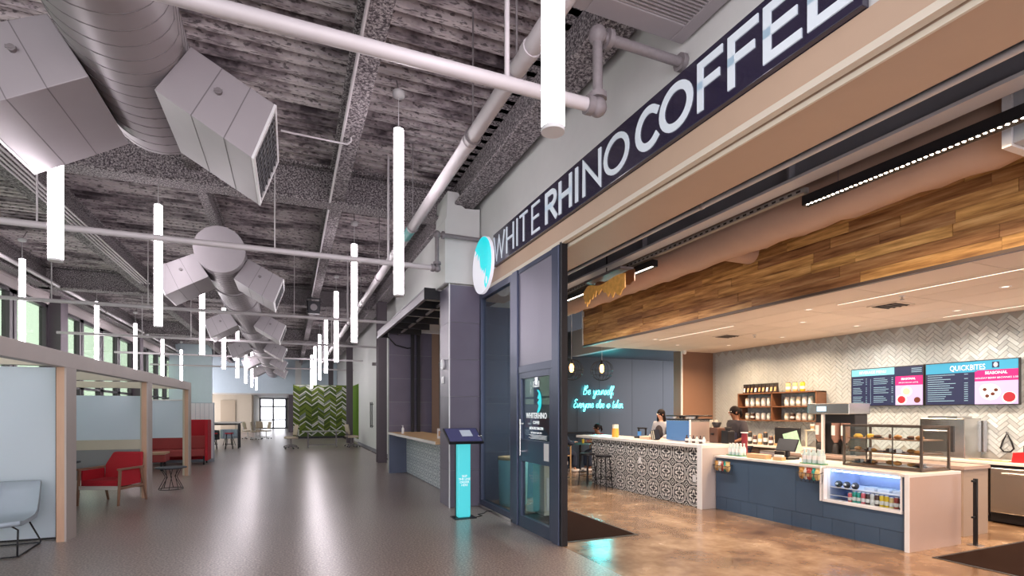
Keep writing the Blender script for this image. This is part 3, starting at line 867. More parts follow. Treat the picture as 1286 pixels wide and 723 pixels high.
# menu kiosk stand
t = thing('order_stand', 'turquoise lit pillar stand with a slanted dark tablet top by the tiled column', 'stand', (2.42, 7.62, 0))
part('base_plate', B().box(-.17, -.13, 0, .17, .13, .012), BLACK, t)
GLOWT = M('turquoise_light_panel', (.05, .45, .50), .4, emit=(.10, .75, .82), es=.28)
part('pillar', B().box(-.10, -.06, .012, .10, .06, 1.16), GLOWT, t, bev=.02)
part('back_shell', B().box(-.11, .05, .012, .11, .075, 1.16), BLACK, t)
tb = part('tablet', B().box(-.27, -.22, -.02, .27, .2, .02), BLACK, t, loc=(0, .02, 1.24), bev=.006); tb.rotation_euler = (R(28), 0, 0)
part('screen', B().box(-.25, -.2, .02, .25, .18, .023), M('dark_blue_screen', (.03, .03, .07), .15, emit=(.05, .05, .12), es=.4), tb)
part('card', B().box(-.03, -.06, .024, .14, .12, .027), M('light_card', (.6, .65, .75), .5), tb)
part('arm', B().cyl((.2, .0, -.02), (.26, -.1, .05), .012, n=6), STEEL, tb)
for k, s in enumerate(('SKIP', 'THE LINE', 'ORDER', 'HERE')):
    me = facing(text_mesh(s, .045, .001, .0005), (0, -.062, .62 - k * .045), (1, 0, 0), (0, -1, 0)); me.materials.append(DECAL); link('lettering', me, t)
tag(part('cable', B().tube([(2.6, 7.55, .006), (2.72, 7.62, .006), (2.70, 7.75, .006), (2.82, 7.80, .006), (2.93, 7.95, .01)], .006, 5), BLACK), 'thin black cable curled on the floor beside the turquoise stand', 'cable')
# round bin seen through the glass; beige block added for a pale reflection
t = thing('waste_bin', 'round light turquoise bin behind the storefront glass', 'bin', (3.55, 8.35, 0))
part('body', B().lathe([(.22, 0), (.24, .03), (.26, .78), (.25, .80)], n=28), M('pale_turquoise_bin', (.30, .60, .66), .3), t)
part('rim', B().lathe([(.262, .78), (.27, .80), (.262, .83), (.20, .83), (.19, .79)], n=28), WOODLT, t)
t = thing('waste_bin', 'tall beige square block added behind the entrance door for a pale reflection', 'bin', (3.75, 7.35, 0))
part('body', B().box(-.2, -.2, .02, .2, .2, .78), CREAM, t, bev=.01); part('lid', B().box(-.21, -.21, .78, .21, .21, .84), CAPM, t, bev=.01); part('door_panel', B().box(-.16, -.21, .1, .16, -.2, .6), WHITEQ, t)
t = thing('floor_mat', 'dark brown entrance mat inside the shop door', 'mat', (3.66, 6.55, .001))
part('pile', B().box(-.5, -.86, 0, .48, .9, .010), MATM, t); part('edge', B().box(-.54, -.9, 0, .52, .94, .005), BLACKPL, t)
t = thing('floor_mat', 'dark brown mat beside the end of the order counter', 'mat', (7.25, 2.8, .001))
part('pile', B().box(-.72, -.75, 0, 1.6, .68, .010), MATM, t); part('edge', B().box(-.76, -.79, 0, 1.64, .72, .005), BLACKPL, t)

# ============================================================ PICKUP COUNTER
t = thing('pickup_counter', 'pickup counter faced in patterned tile under the steel canopy', 'counter', (2.84, 9.1, 0))
ENCP = encaustic('patterned_cement_tile_grey', t, 'Y', .40, (.20, .26, .32), (.70, .74, .76))
part('carcass', B().box(.012, 0, 0, .40, 4.78, 1.02), NAVYTILE, t)
part('end_panel', B().box(-.45, 4.78, 0, .40, 4.85, 1.02), NAVYTILE, t)
for i in range(24):
    for j in range(5):
        part('tile', B().box(0, .0015, .0015, .012, .1985, .1985), ENCP, t, loc=(0, i * .2 - .0, .02 + j * .2)) if i * .2 < 4.7 else None
part('counter_top', B().box(-.47, -.02, 1.02, .44, 4.87, 1.07), WOODLT, t)
part('top_edge', B().box(-.485, -.02, 1.02, -.47, 4.87, 1.075), WHITEQ, t)
t2 = thing('menu_holder', 'small upright menu card holder on the near part of the pickup counter', 'holder', (2.75, 10.2, 1.07))
part('card', B().box(-.05, -.01, .01, .05, .01, .20), CAPM, t2); part('foot', B().box(-.05, -.04, 0, .05, .04, .01), CAPM, t2)
part('print', B().box(-.03, -.013, .05, .03, -.01, .15), OAK, t2)
t2 = thing('bottle', 'slim white dispenser bottle at the far end of the pickup counter', 'bottle', (2.55, 12.9, 1.07))
part('body', B().lathe([(.03, 0), (.03, .12), (.015, .15)], n=12), CAPM, t2); part('pump', B().cyl((0, 0, .15), (0, 0, .2), .008).box(-.03, -.008, .19, .01, .008, .2), CAPM, t2)
t2 = thing('roller_shutter', 'black shutter guide rails with a drooping cable behind the pickup counter', 'shutter', (2.95, 13.8, 0))
part('guide_rail', B().box(.0, 0, 1.07, .08, .08, 3.7), BLACK, t2); part('guide_rail', B().box(.16, 0, 1.07, .24, .08, 3.7), BLACK, t2)
part('hanging_cable', B().tube([(-.6, .05, 3.55), (-.4, .05, 3.35), (-.1, .05, 3.28), (.05, .04, 3.3)], .018, 6), BLACK, t2)
t2 = thing('wall_camera', 'small grey wall camera on a bracket above the barn door', 'camera', (3.15, 19.2, 3.3))
part('arm', B().box(-.2, -.02, 0, 0, .02, .03), IRON, t2); part('housing', B().box(-.45, -.06, -.05, -.15, .06, .06), IRON, t2, bev=.01)

# ============================================================ CAFE COUNTERS
# espresso bar
t = thing('espresso_bar', 'bar-height counter faced in black and white patterned tile with a thick white top', 'counter', (6.28, 6.80, 0))
ENC = encaustic('patterned_cement_tile', t, 'Y', .356, (.018, .020, .026), (.72, .70, .68))
part('carcass', B().box(.012, .03, 0, .70, 3.42, 1.0), GROUT, t)
me = B().box(0, .001, .001, .012, .177, .177).mesh('tile', ENC)
for i in range(19):
    for j in range(6):
        if j == 5 and False: continue
        o = link('tile', me, t, (0, .035 + i * .178, -.07 + j * .178))
        if j == 0: o.data = me; o.scale = (1, 1, .6); o.location.z = .0
part('counter_top', B().box(-.05, -.07, 1.0, .76, 4.05, 1.055), WHITEQ, t, bev=.004)
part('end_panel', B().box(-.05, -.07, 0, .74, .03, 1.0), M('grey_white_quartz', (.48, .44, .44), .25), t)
part('end_edge', B().box(-.062, -.075, 0, -.05, .032, 1.056), LIP, t)
part('kick', B().box(.02, .03, 0, .03, 3.42, .0), BLACK, t) if False else None
part('notice', B().box(-.006, 1.62, .60, 0, 1.70, .72), CAPM, t, label='small white card on the tiles')
part('notice', B().box(-.006, .12, .42, 0, .20, .54), CAPM, t, label='small white card on the tiles')

# order counter with display cooler
t = thing('order_counter', 'long navy porcelain-clad order counter with white waterfall end', 'counter', (6.51, 3.74, 0))
part('carcass', B().box(.015, .04, 0, .80, .09, .84).box(.015, 1.07, 0, .80, 2.98, .84).box(.015, .04, 0, .8, 2.98, .41), NAVYTILE, t)
NAVYC = M('navy_counter_tile', (.055, .095, .16), .33, var=.14, nscale=2.5, rnd=.07)
for (y0, y1, z0, z1) in [(.045, .10, .455, .87), (.045, 1.07, .21, .42), (1.07, 1.48, .21, .84), (1.48, 2.3, .21, .84), (2.3, 2.97, .21, .84)]:
    part('tile', B().box(0, y0 + .002, z0, .015, y1 - .002, z1 - .003), NAVYC, t)
k = 0; yy = .045
while yy < 2.96:
    y1 = min(2.97, yy + .30)
    part('tile', B().box(0, yy + .002, 0.0, .015, y1 - .002, .206), NAVYC, t); yy = y1
part('counter_top', B().box(-.03, 1.09, .85, .84, 2.97, .885).box(.08, 0, .85, .97, 1.09, .885).box(-.03, 0, .85, .08, .12, .885), WHITEQ, t, bev=.003)
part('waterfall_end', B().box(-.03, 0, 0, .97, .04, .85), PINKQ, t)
part('end_edge', B().box(-.042, -.003, 0, -.03, .045, .886).box(-.042, 1.07, .425, -.03, 1.09, .886), LIP, t)
part('rear_panel', B().box(.80, .04, 0, .84, 2.98, .85), CREAM, t)
# cooler opening: framed recess, lit shelves with drinks
cf = part('cooler_frame', B().box(-.02, .09, .42, .10, 1.07, .45).box(-.02, 1.045, .45, .10, 1.07, .85).box(-.01, .09, .45, .02, .11, .85), LIP, t)
BLUEIN = M('blue_white_liner', (.35, .42, .62), .3)
part('cooler_liner', B().box(.70, .1, .42, .72, 1.05, .85).box(.1, .1, .42, .72, 1.05, .435).box(.1, .09, .42, .72, .1, .85).box(.1, 1.05, .42, .72, 1.06, .85), BLUEIN, t)
part('cooler_glass', B().box(.05, .11, .45, .056, 1.045, .85), CLEAR, t)
LEDC = emit_mat('cool_led', (.55, .68, 1.0), 9)
part('led_strip', B().box(.12, .13, .815, .14, 1.03, .83), LEDC, t); part('led_strip', B().box(.6, .13, .805, .62, 1.03, .82), LEDC, t)
part('wire_shelf', B().box(.12, .11, .60, .60, 1.04, .606), CAPM, t)
for q in range(2): part('shelf_rail', B().box(.09, .12, .50 + q * .11, .095, 1.04, .508 + q * .11), LIP, t)
cols = {'teal': (.02, .30, .26), 'pink': (.6, .12, .16), 'yellow': (.65, .45, .02), 'white': (.62, .62, .62), 'dark': (.06, .03, .03), 'cream': (.6, .45, .2), 'red': (.34, .05, .04), 'orange': (.42, .22, .06)}
DM = {k_: M(k_ + '_packaging', v, .35) for k_, v in cols.items()}
def jar(loc, r, h, mat, label, cat, name, group, lid=None, neck=False):
    o = thing(name, label, cat, loc, 0, group)
    if neck: part('body', B().lathe([(r * .9, 0), (r, .01), (r, h * .6), (r * .4, h * .8), (r * .38, h * .95)], n=12), mat, o)
    else: part('body', B().lathe([(r * .85, 0), (r, .008), (r, h * .88), (r * .8, h * .94)], n=12), mat, o)
    part('lid', B().cyl((0, 0, h * .93), (0, 0, h), r * (.45 if neck else .75), n=12), lid or CAPM, o)
    part('label_band', B().cyl((0, 0, h * .25), (0, 0, h * .55), r * 1.02, n=12, caps=False), CAPM, o)
    return o
seq = [('pink', .1), ('teal', .13), ('teal', .13), ('pink', .12), ('dark', .12), ('white', .12), ('dark', .12), ('yellow', .15), ('yellow', .15), ('cream', .11), ('red', .12), ('dark', .12)]
for k, (cn, h) in enumerate(seq):
    yy = 4.52 - k * .056
    jar((6.62, yy, .4355), .025, min(.155, h * 1.3), DM[cn], '%s chilled drink, number %d from the left along the front of the lit counter cooler' % (cn, k + 1) if False else '%s bottled drink, %s in the lit cooler' % (cn, ['leftmost', 'second from the left', 'third from the left', 'fourth from the left', 'left of centre', 'at the centre', 'right of centre', 'just left of its yellow twin', 'just right of its yellow twin', 'third from the right', 'second from the right', 'rightmost'][k]), 'drink', 'drink_bottle', 'drinks in the counter cooler')
for k in range(3):
    o = thing('snack_pack', ['leftmost', 'middle', 'rightmost'][k] + ' dark wrapped snack pack at the left of the lit cooler', 'snack', (6.66, 4.70 - k * .11, .607), 0, 'wrapped snacks in the cooler')
    part('pack', B().ell((0, 0, .045), (.05, .045, .045), 10, 6), BLACKPL, o); part('sticker', B().ell((-.03, 0, .05), (.025, .025, .02), 8, 5), CAPM, o)
for k in range(4):
    o = thing('food_box', ['leftmost', 'second', 'third', 'rightmost'][k] + ' clear boxed salad on the wire shelf of the lit cooler', 'food box', (6.80, 4.35 - k * .17, .607), 0, 'boxed food in the cooler')
    part('tray', B().box(-.07, -.07, 0, .07, .07, .04), CAPM, o, bev=.006); part('cover', B().box(-.065, -.065, .04, .065, .065, .065), CLEAR, o)
# chip baskets hung on the front
def basket(loc, label):
    t_ = thing('chip_basket', label, 'basket', loc)
    wf = B()
    for k_ in range(6): wf.tube([(0, -.15 + k_ * .06, .15), (-.10, -.15 + k_ * .06, .13), (-.11, -.15 + k_ * .06, .02), (-.02, -.15 + k_ * .06, 0), (0, -.15 + k_ * .06, .15)], .003, 4)
    wf.tube([(0, -.16, .15), (-.11, -.16, .13), (-.11, .16, .13), (0, .16, .15)], .004, 4, True)
    part('wire_frame', wf, BLACK, t_)
    return t_
for nm, (yy, zz) in (('left', (6.49, .60)), ('right', (4.95, .645))):
    basket((6.495, yy, zz), 'wire basket of chip bags hung on the ' + ('far left end' if nm == 'left' else 'middle') + ' of the navy counter')
    for k in range(5):
        cn = ['cream', 'teal', 'red', 'white', 'orange'][k]
        o = thing('chip_bag', cn + ' chip bag in the ' + ('far left' if nm == 'left' else 'middle') + ' wire basket on the navy counter', 'snack', (6.43 + .008 * (k % 2), yy - .115 + k * .057, zz + .045), R(random.uniform(-25, 25)), 'chip bags in the %s basket' % nm)
        b_ = B().ell((0, 0, .07), (.026, .042, .075), 10, 6); b_.box(-.003, -.038, .125, .003, .038, .16)
        part('bag', b_, DM[cn], o); part('print', B().box(-.028, -.02, .04, -.024, .02, .09), KRAFT, o)

# glass pastry case on the counter
t = thing('pastry_case', 'glass pastry case with bronze frame on the near end of the order counter', 'display case', (6.88, 3.84, .886))
CASEF = M('bronze_case_frame', (.13, .105, .095), .35, metal=.6)
cw, cl, ch_ = .54, .94, .545
fr = B()
for (x_, y_) in ((0, 0), (cw, 0), (0, cl), (cw, cl)): fr.box(x_ - .012, y_ - .012, 0, x_ + .012, y_ + .012, ch_)
for z_ in (0, ch_ - .024):
    fr.box(0, -.012, z_, cw, .012, z_ + .024).box(0, cl - .012, z_, cw, cl + .012, z_ + .024).box(-.012, 0, z_, .012, cl, z_ + .024).box(cw - .012, 0, z_, cw + .012, cl, z_ + .024)
part('frame', fr, CASEF, t)
part('front_pane', B().box(-.002, .02, .02, .002, cl - .02, ch_ - .02), CLEAR, t)
part('end_pane', B().box(.02, -.002, .02, cw - .02, .002, ch_ - .02), CLEAR, t); part('end_pane', B().box(.02, cl - .002, .02, cw - .02, cl + .002, ch_ - .02), CLEAR, t)
part('top_pane', B().box(0, 0, ch_ - .012, cw, cl, ch_ - .006), CLEAR, t)
WALB = M('case_shelf_wood', (.20, .095, .05), .4)
for z_ in (.19, .36): part('shelf', B().box(.04, .03, z_, cw - .05, cl - .03, z_ + .012), WALB, t)
part('floor_board', B().box(.02, .02, .02, cw - .02, cl - .02, .035), WALB, t)
part('shelf_post', B().box(.03, .66, .03, .04, .67, ch_), CASEF, t); part('shelf_post', B().box(.03, .34, .03, .04, .35, ch_), CASEF, t)
part('paper_liner', B().box(.05, .1, .036, .4, .55, .04), CAPM, t)
BREAD = M('baked_crust', (.42, .19, .05), .6, var=.35, nscale=20); CHOC = M('dark_bake', (.08, .03, .02), .6, var=.3, nscale=20); LEMON = M('lemon_loaf', (.75, .45, .06), .6, var=.2, nscale=20)
def pastry(x_, y_, z_, kind, label):
    o = thing('pastry', label, 'pastry', (6.88 + x_, 3.84 + y_, .886 + z_), random.uniform(0, 3), 'pastries in the glass case')
    if kind == 'loaf': part('loaf', B().box(-.05, -.035, 0, .05, .035, .035), LEMON, o, bev=.015); part('crust', B().ell((0, 0, .035), (.05, .035, .018), 10, 6), LEMON, o)
    elif kind == 'heart': part('cookie', B().ell((-.02, 0, .03), (.03, .015, .03)).ell((.02, 0, .03), (.03, .015, .03)).ell((0, 0, .02), (.02, .015, .02)), CHOC, o)
    elif kind == 'tray': part('tray', B().box(-.05, -.06, 0, .05, .06, .012), BLACKPL, o, bev=.003); part('brownies', B().ell((0, 0, .025), (.045, .05, .022), 10, 6), CHOC, o); part('sign_tag', B().box(-.055, -.03, .0, -.052, .03, .045), CAPM, o)
    elif kind == 'bun': part('bun', B().ell((0, 0, .025), (.045, .045, .027), 12, 7), BREAD, o); part('glaze', B().ell((0, 0, .035), (.036, .036, .02), 12, 7), BREAD, o)
    else: part('croissant', B().tube([(.05 * math.cos(a), .045 * math.sin(a), .02) for a in [R(20 + 35 * q) for q in range(5)]], [.008, .02, .026, .02, .008], 8), BREAD, o)
plc = ['far left', 'left', 'left of centre', 'centre', 'right of centre', 'right', 'far right']
for sh, z_, kinds in (('top', .372, ['loaf', 'loaf', 'tray', 'heart', 'bun', 'tray', 'bun']), ('middle', .202, ['bun', 'tray', 'croissant', 'tray', 'tray', 'bun', 'croissant']), ('bottom', .041, ['tray', 'tray', 'croissant', 'bun', 'bun', 'croissant', 'tray'])):
    for k, kd in enumerate(kinds):
        pastry(.15 + .05 * (k % 2), .85 - k * .125, z_, kd, '%s, %s on the %s shelf of the pastry case' % ({'loaf': 'yellow loaf slice', 'heart': 'dark heart-shaped bake', 'tray': 'dark tray of brownies', 'bun': 'round golden bun', 'croissant': 'curved croissant'}[kd], plc[k], sh))
# water bottle trays, tip boxes, tills
def water_tray(loc, label, n):
    t_ = thing('bottle_tray', label + ' tray', 'tray', loc); part('tray', B().box(-.07, -.16, 0, .07, .16, .012), M('green_tray', (.05, .25, .12), .5) if 'green_tray' not in bpy.data.materials else bpy.data.materials['green_tray'], t_, bev=.003)
    for k_ in range(n):
        for q in range(2):
            o = jar((loc[0] - .03 + q * .065, loc[1] + .115 - k_ * (.23 / (n - 1)), loc[2] + .0125), .030, .19, WBOT, '%s row bottle %s in the %s' % (('front', 'rear')[q], ['farthest left', 'second from left', 'third from left', 'farthest right'][k_], label), 'bottle', 'water_bottle', 'pale bottles on the ' + label, CAPM, True)
WBOT = M('pale_bottle', (.50, .62, .64), .15, var=.1)
water_tray((6.72, 6.47, .886), 'left green bottle tray on the navy counter', 4)
water_tray((6.62, 5.03, .886), 'right green bottle tray on the navy counter', 4)
t = thing('tea_box', 'low kraft box on the navy counter right of the left bottles', 'box', (6.66, 5.98, .886)); part('box', B().box(-.06, -.18, 0, .06, .18, .05), KRAFT, t, bev=.004); part('lid', B().box(-.062, -.182, .05, .062, .182, .065), OAK, t)
t = thing('card_rack', 'small pale card rack on the navy counter before the till', 'rack', (6.64, 5.6, .886)); part('rack', B().box(-.04, -.08, 0, .04, .08, .05), KRAFT, t); part('cards', B().box(-.02, -.07, .05, .02, .07, .08), CAPM, t)
t = thing('paper_cup', 'kraft paper cup with a white lid on the order counter', 'cup', (6.66, 5.2, .886)); part('cup', B().lathe([(.03, 0), (.042, .11)], n=16), KRAFT, t); part('lid', B().cyl((0, 0, .11), (0, 0, .125), .044, n=16), CAPM, t)
t = thing('cash_register', 'tablet cash register tilted on the order counter', 'register', (6.95, 5.72, .886), R(180))
part('base', B().box(-.12, -.12, 0, .12, .12, .03), BLACK, t, bev=.006); part('stem', B().cyl((0, 0, .03), (0, 0, .15), .025), BLACK, t)
s_ = part('screen', B().box(-.012, -.17, -.10, .012, .17, .10), BLACK, t, loc=(0, 0, .21), bev=.006); s_.rotation_euler = (0, R(-25), 0)
part('display', B().box(-.015, -.155, -.085, -.012, .155, .085), M('till_glow', (.05, .05, .12), .2, emit=(.13, .11, .40), es=.9), s_)
o = part('customer_display', B().box(-.01, -.08, 0, .01, .08, .12), BLACK, t, loc=(.16, .0, .0)); 
t = thing('cash_box', 'black cash drawer box under the till on the order counter', 'drawer', (7.12, 6.1, .886)); part('case', B().box(-.12, -.2, 0, .12, .18, .09), BLACKPL, t, bev=.005); part('front', B().box(-.125, -.18, .01, -.12, .16, .08), IRON, t)
t = thing('monitor', 'dark flat monitor seen from behind on the work counter', 'monitor', (8.25, 6.78, .90))
part('back_shell', B().box(-.02, -.26, .12, .02, .26, .42), BLACKPL, t, bev=.008); part('stand', B().box(-.08, -.1, 0, .08, .1, .012).box(-.015, -.03, .01, .015, .03, .15), BLACK, t)
t = thing('poster_board', 'slanted pale green leaflet board behind the till', 'board', (8.1, 6.5, .90), R(20)); o = part('panel', B().box(-.01, -.12, 0, .01, .12, .36), M('green_leaflet', (.35, .6, .45), .5, var=.3, nscale=20), t); o.rotation_euler = (R(-18), R(8), 0); part('foot', B().box(-.08, -.1, 0, .08, .1, .01), CAPM, t)

# back work counter with fridge
t = thing('work_counter', 'back counter with white top and dark cabinet doors under the menu screens', 'counter', (9.35, 3.0, 0))
DKCAB = M('dark_brown_laminate', (.085, .055, .045), .4, var=.1)
part('carcass', B().box(.05, 1.36, .1, .60, 7.3, .84), DKCAB, t)
part('kick_plate', B().box(.09, 1.36, 0, .6, 7.3, .1), BLACK, t)
part('counter_top', B().box(-.02, -1.6, .84, .60, 7.3, .88), WHITEQ, t, bev=.003)
for k in range(10):
    y0 = 1.36 + k * .58
    dd = part('door', B().box(.03, y0 + .004, .12, .05, y0 + .572, .82), DKCAB, t, bev=.003); part('handle', B().box(.0, y0 + .25, .72, .03, y0 + .262, .74).box(.0, y0 + .1, .735, .01, y0 + .4, .745), STEEL, dd)
fr_ = thing('under_counter_fridge', 'stainless steel under-counter fridge at the right edge', 'fridge', (9.33, 3.3, 0))
part('body', B().box(.03, -.9, .13, .60, 1.03, .83), BLACK, fr_)
dd = part('door', B().box(-.02, .10, .16, .03, 1.0, .80), STEEL, fr_, bev=.012); part('handle', B().cyl((-.06, .25, .73), (-.06, .85, .73), .014, n=8).box(-.06, .27, .72, -.02, .29, .74).box(-.06, .81, .72, -.02, .83, .74), STEEL, dd)
dd = part('door', B().box(-.02, -.82, .16, .03, .08, .80), STEEL, fr_, bev=.012); part('handle', B().cyl((-.06, -.65, .73), (-.06, -.05, .73), .014, n=8), STEEL, dd)
part('kick_plate', B().box(.06, -.9, 0.02, .5, 1.03, .13), BLACK, fr_)
part('caster', B().cyl((.0, .55, .035), (.03, .55, .035), .035, n=12).box(-.0, .53, .03, .03, .57, .13), STEEL, fr_)
# intermediate back-bar counter behind the till (lower middle island)
t = thing('brew_counter', 'pale work counter carrying the coffee brewer behind the pastry case', 'counter', (7.95, 3.95, 0))
part('carcass', B().box(0, 0, .0, .55, 3.0, .86), M('putty_laminate', (.38, .30, .25), .5), t); part('counter_top', B().box(-.02, -.02, .86, .57, 3.02, .90), PINKQ, t)
for k in range(4): dd = part('drawer', B().box(-.015, .05 + k * .74, .5, 0, .05 + k * .74 + .7, .82), DKCAB, t); part('knob', B().ell((-.03, .4 + k * .74, .66), (.015, .015, .015), 8, 6), CAPM, dd)

# coffee brewer
t = thing('coffee_brewer', 'tall black and steel twin coffee brewer behind the order counter', 'brewer', (8.2, 5.72, .90))
part('body', B().box(.06, -.16, 0, .36, .52, .66), BLACKPL, t, bev=.01)
hd = part('head', B().box(-.12, -.18, .66, .40, .54, .84), STEEL, t, bev=.012)
part('display', B().box(-.124, .20, .71, -.12, .36, .79), M('brewer_display', (.1, .2, .3), .2, emit=(.5, .8, 1), es=.9), hd)
part('centre_post', B().box(-.10, .26, 0, -.06, .30, .66), CAPM, t)
for q, yy in enumerate((-.06, .10, .38)):
    cc = part('hopper', B().lathe([(.03, .20), (.065, .27), (.065, .50), (.07, .52)], (-.02, yy, 0), 14), M('hopper_tint', (.30, .18, .15), .2) if 'hopper_tint' not in bpy.data.materials else bpy.data.materials['hopper_tint'], t)
    part('label_band', B().box(-.09, yy - .03, .32, -.085, yy + .03, .48), CAPM, cc)
    part('server', B().lathe([(.05, .0), (.06, .02), (.045, .16), (.03, .18)], (-.02, yy, 0), 14), BLACKPL, t)
part('drip_tray', B().box(-.12, -.18, 0, .06, .54, .02), STEEL, t)

# espresso machine on the tiled bar
t = thing('espresso_machine', 'espresso machine with a blue back panel and black cup rail on the tiled bar', 'coffee machine', (6.72, 7.55, 1.056))
part('body', B().box(.0, 0, .04, .50, .66, .40), STEEL, t, bev=.01)
part('back_panel', B().box(-.012, .01, .01, 0, .65, .38), M('blue_panel', (.10, .22, .46), .25, metal=.2), t)
part('side_panel', B().box(-.01, -.02, .0, .5, 0, .36), M('pinkish_steel', (.42, .33, .30), .35, metal=.3), t)
part('side_edge', B().box(-.03, -.025, 0, -.01, .0, .40), LIP, t)
part('cup_rail', B().tube([(0, 0, .47), (.5, 0, .47), (.5, .66, .47), (0, .66, .47)], .014, 6, True).box(-.01, -.01, .40, .51, .67, .415), BLACK, t)
for k in range(4): part('group_head', B().cyl((.56, .1 + k * .15, .22), (.48, .1 + k * .15, .22), .03, n=10).cyl((.56, .1 + k * .15, .2), (.68, .1 + k * .15, .19), .012, n=6), BLACK, t)
for k in range(7):
    o = thing('coffee_cup', ['leftmost', 'second', 'third', 'fourth', 'fifth', 'sixth', 'rightmost'][k] + (' dark' if k % 2 else ' white') + ' cup stacked on top of the espresso machine', 'cup', (6.84 + .08 * (k % 3), 8.13 - k * .085, 1.472), 0, 'cups on the espresso machine')
    part('cup', B().lathe([(.022, 0), (.036, .055), (.038, .06)], n=12), CAPM if k % 2 == 0 else BLACKPL, o); part('handle', B().tube([(.034, 0, .05), (.055, 0, .045), (.052, 0, .02), (.03, 0, .015)], .004, 5), CAPM if k % 2 == 0 else BLACKPL, o)
t = thing('grinder', 'black coffee grinder right of the espresso machine', 'grinder', (6.95, 7.15, 1.056))
part('body', B().box(-.08, -.10, 0, .12, .10, .27), M('brown_grinder', (.10, .045, .03), .4), t, bev=.015); part('hopper', B().lathe([(.05, .27), (.08, .34), (.08, .36)], n=16), BLACKPL, t); part('spout', B().box(-.12, -.02, .14, -.08, .02, .17), BLACK, t)
t = thing('grinder', 'second smaller black grinder beside the end of the tiled bar', 'grinder', (6.98, 6.92, 1.056))
part('body', B().box(-.08, -.08, 0, .08, .08, .22), BLACK, t, bev=.015); part('hopper', B().lathe([(.04, .22), (.06, .28)], n=14), BLACKPL, t)
for k in range(6):
    jar((6.52, 7.42 - k * .085, 1.056), .028, .13, WBOT if k % 2 else DM['dark'], '%s syrup bottle %s in the row right of the espresso machine' % ('pale' if k % 2 else 'dark', ['farthest left', 'second from the left', 'third from the left', 'third from the right', 'second from the right', 'farthest right'][k]), 'bottle', 'syrup_bottle', 'syrup bottles by the espresso machine', BLACK, True)
for k in range(2):
    o = thing('cup_stack', ('left', 'right')[k] + ' tall stack of upturned cream cups beside the grinder', 'cups', (7.05, 7.38 - k * .11, 1.056), 0, 'tall cup stacks on the tiled bar')
    part('stack', B().lathe([(.042, 0), (.035, .1), (.04, .105), (.033, .22), (.038, .225), (.03, .40)], n=14), CREAM, o); part('rim', B().cyl((0, 0, 0), (0, 0, .01), .044, n=14), CAPM, o)
t = thing('drink_carafe', 'amber iced drink carafe with a white lid at the left of the tiled bar', 'carafe', (6.5, 9.62, 1.056)); part('body', B().lathe([(.07, 0), (.078, .02), (.07, .19)], n=16), M('amber_drink', (.70, .33, .06), .2), t); part('lid', B().cyl((0, 0, .19), (0, 0, .27), .066, n=16), M('foam_cap', (.65, .6, .52), .5), t)
t = thing('scale', 'blue and black countertop device on the tiled bar left of the pastry box', 'device', (6.7, 9.0, 1.056)); part('frame', B().box(-.06, -.14, 0, .06, .14, .03).box(.03, -.13, .03, .05, -.10, .20).box(.03, .10, .03, .05, .13, .20).box(.02, -.14, .19, .06, .14, .22), BLACK, t); part('screen', B().box(-.04, -.05, .05, -.02, .05, .14), M('blue_device', (.05, .2, .5), .3), t)
t = thing('pastry_box', 'low pale box on the tiled bar left of the espresso machine', 'box', (6.55, 8.6, 1.056)); part('box', B().box(-.07, -.14, 0, .07, .14, .05), M('peach_box', (.62, .42, .30), .6), t, bev=.004); part('lid', B().box(-.072, -.142, .05, .072, .142, .062), CREAM, t)
t = thing('menu_book', 'dark striped book leaning on the tiled bar beside the blue panel', 'book', (6.56, 8.32, 1.056)); o = part('cover', B().box(-.05, -.07, 0, .05, .07, .19), BLACKPL, t); o.rotation_euler = (R(-15), 0, 0); part('page_stripe', B().box(-.053, -.03, 0.01, -.05, -.01, .18).box(-.053, .02, .01, -.05, .04, .18), CREAM, o)

# wall shelf unit with bags and jars
t = thing('wall_shelf', 'walnut open shelf unit with four bays on the tiled wall', 'shelf', (9.66, 7.28, 1.40))
SH = B(); 
part('board', B().box(0, 0, .60, .29, 2.0, .625), WALNUT, t); part('board', B().box(0, 0, .30, .29, 2.0, .325), WALNUT, t); part('board', B().box(0, 0, 0, .29, 2.0, .025), WALNUT, t)
part('side_panel', B().box(0, 0, 0, .29, .025, .62), WALNUT, t); part('side_panel', B().box(0, 1.975, 0, .29, 2.0, .62), WALNUT, t); part('divider', B().box(0, 1.05, 0, .29, 1.075, .62), WALNUT, t)
for k in range(9):
    o = thing('coffee_bag', ['farthest left', 'second from the left', 'third from the left', 'fourth from the left', 'middle', 'fourth from the right', 'third from the right', 'second from the right', 'farthest right'][k] + ' black coffee bag standing on top of the walnut shelf', 'bag', (9.80, 9.18 - k * .105, 2.026), R(random.uniform(-10, 10)), 'coffee bags on top of the walnut shelf')
    b_ = B(); b_.add([(-.04, -.045, 0), (.04, -.045, 0), (.04, .045, 0), (-.04, .045, 0), (-.008, -.048, .18), (.008, -.048, .18), (.008, .048, .18), (-.008, .048, .18)], [(3, 2, 1, 0), (4, 5, 6, 7), (0, 1, 5, 4), (1, 2, 6, 5), (2, 3, 7, 6), (3, 0, 4, 7)])
    part('bag', b_, M('black_foil', (.025, .018, .02), .3) if 'black_foil' not in bpy.data.materials else bpy.data.materials['black_foil'], o); part('folded_top', B().box(-.012, -.05, .17, .012, .05, .21), BLACKPL, o)
    b_ = B(); b_.add([(-.041, -.025, .03), (-.041, .025, .03), (-.024, .025, .12), (-.024, -.025, .12)], [(0, 1, 2, 3)]); part('label_patch', b_, KRAFT if k % 3 else CAPM, o)
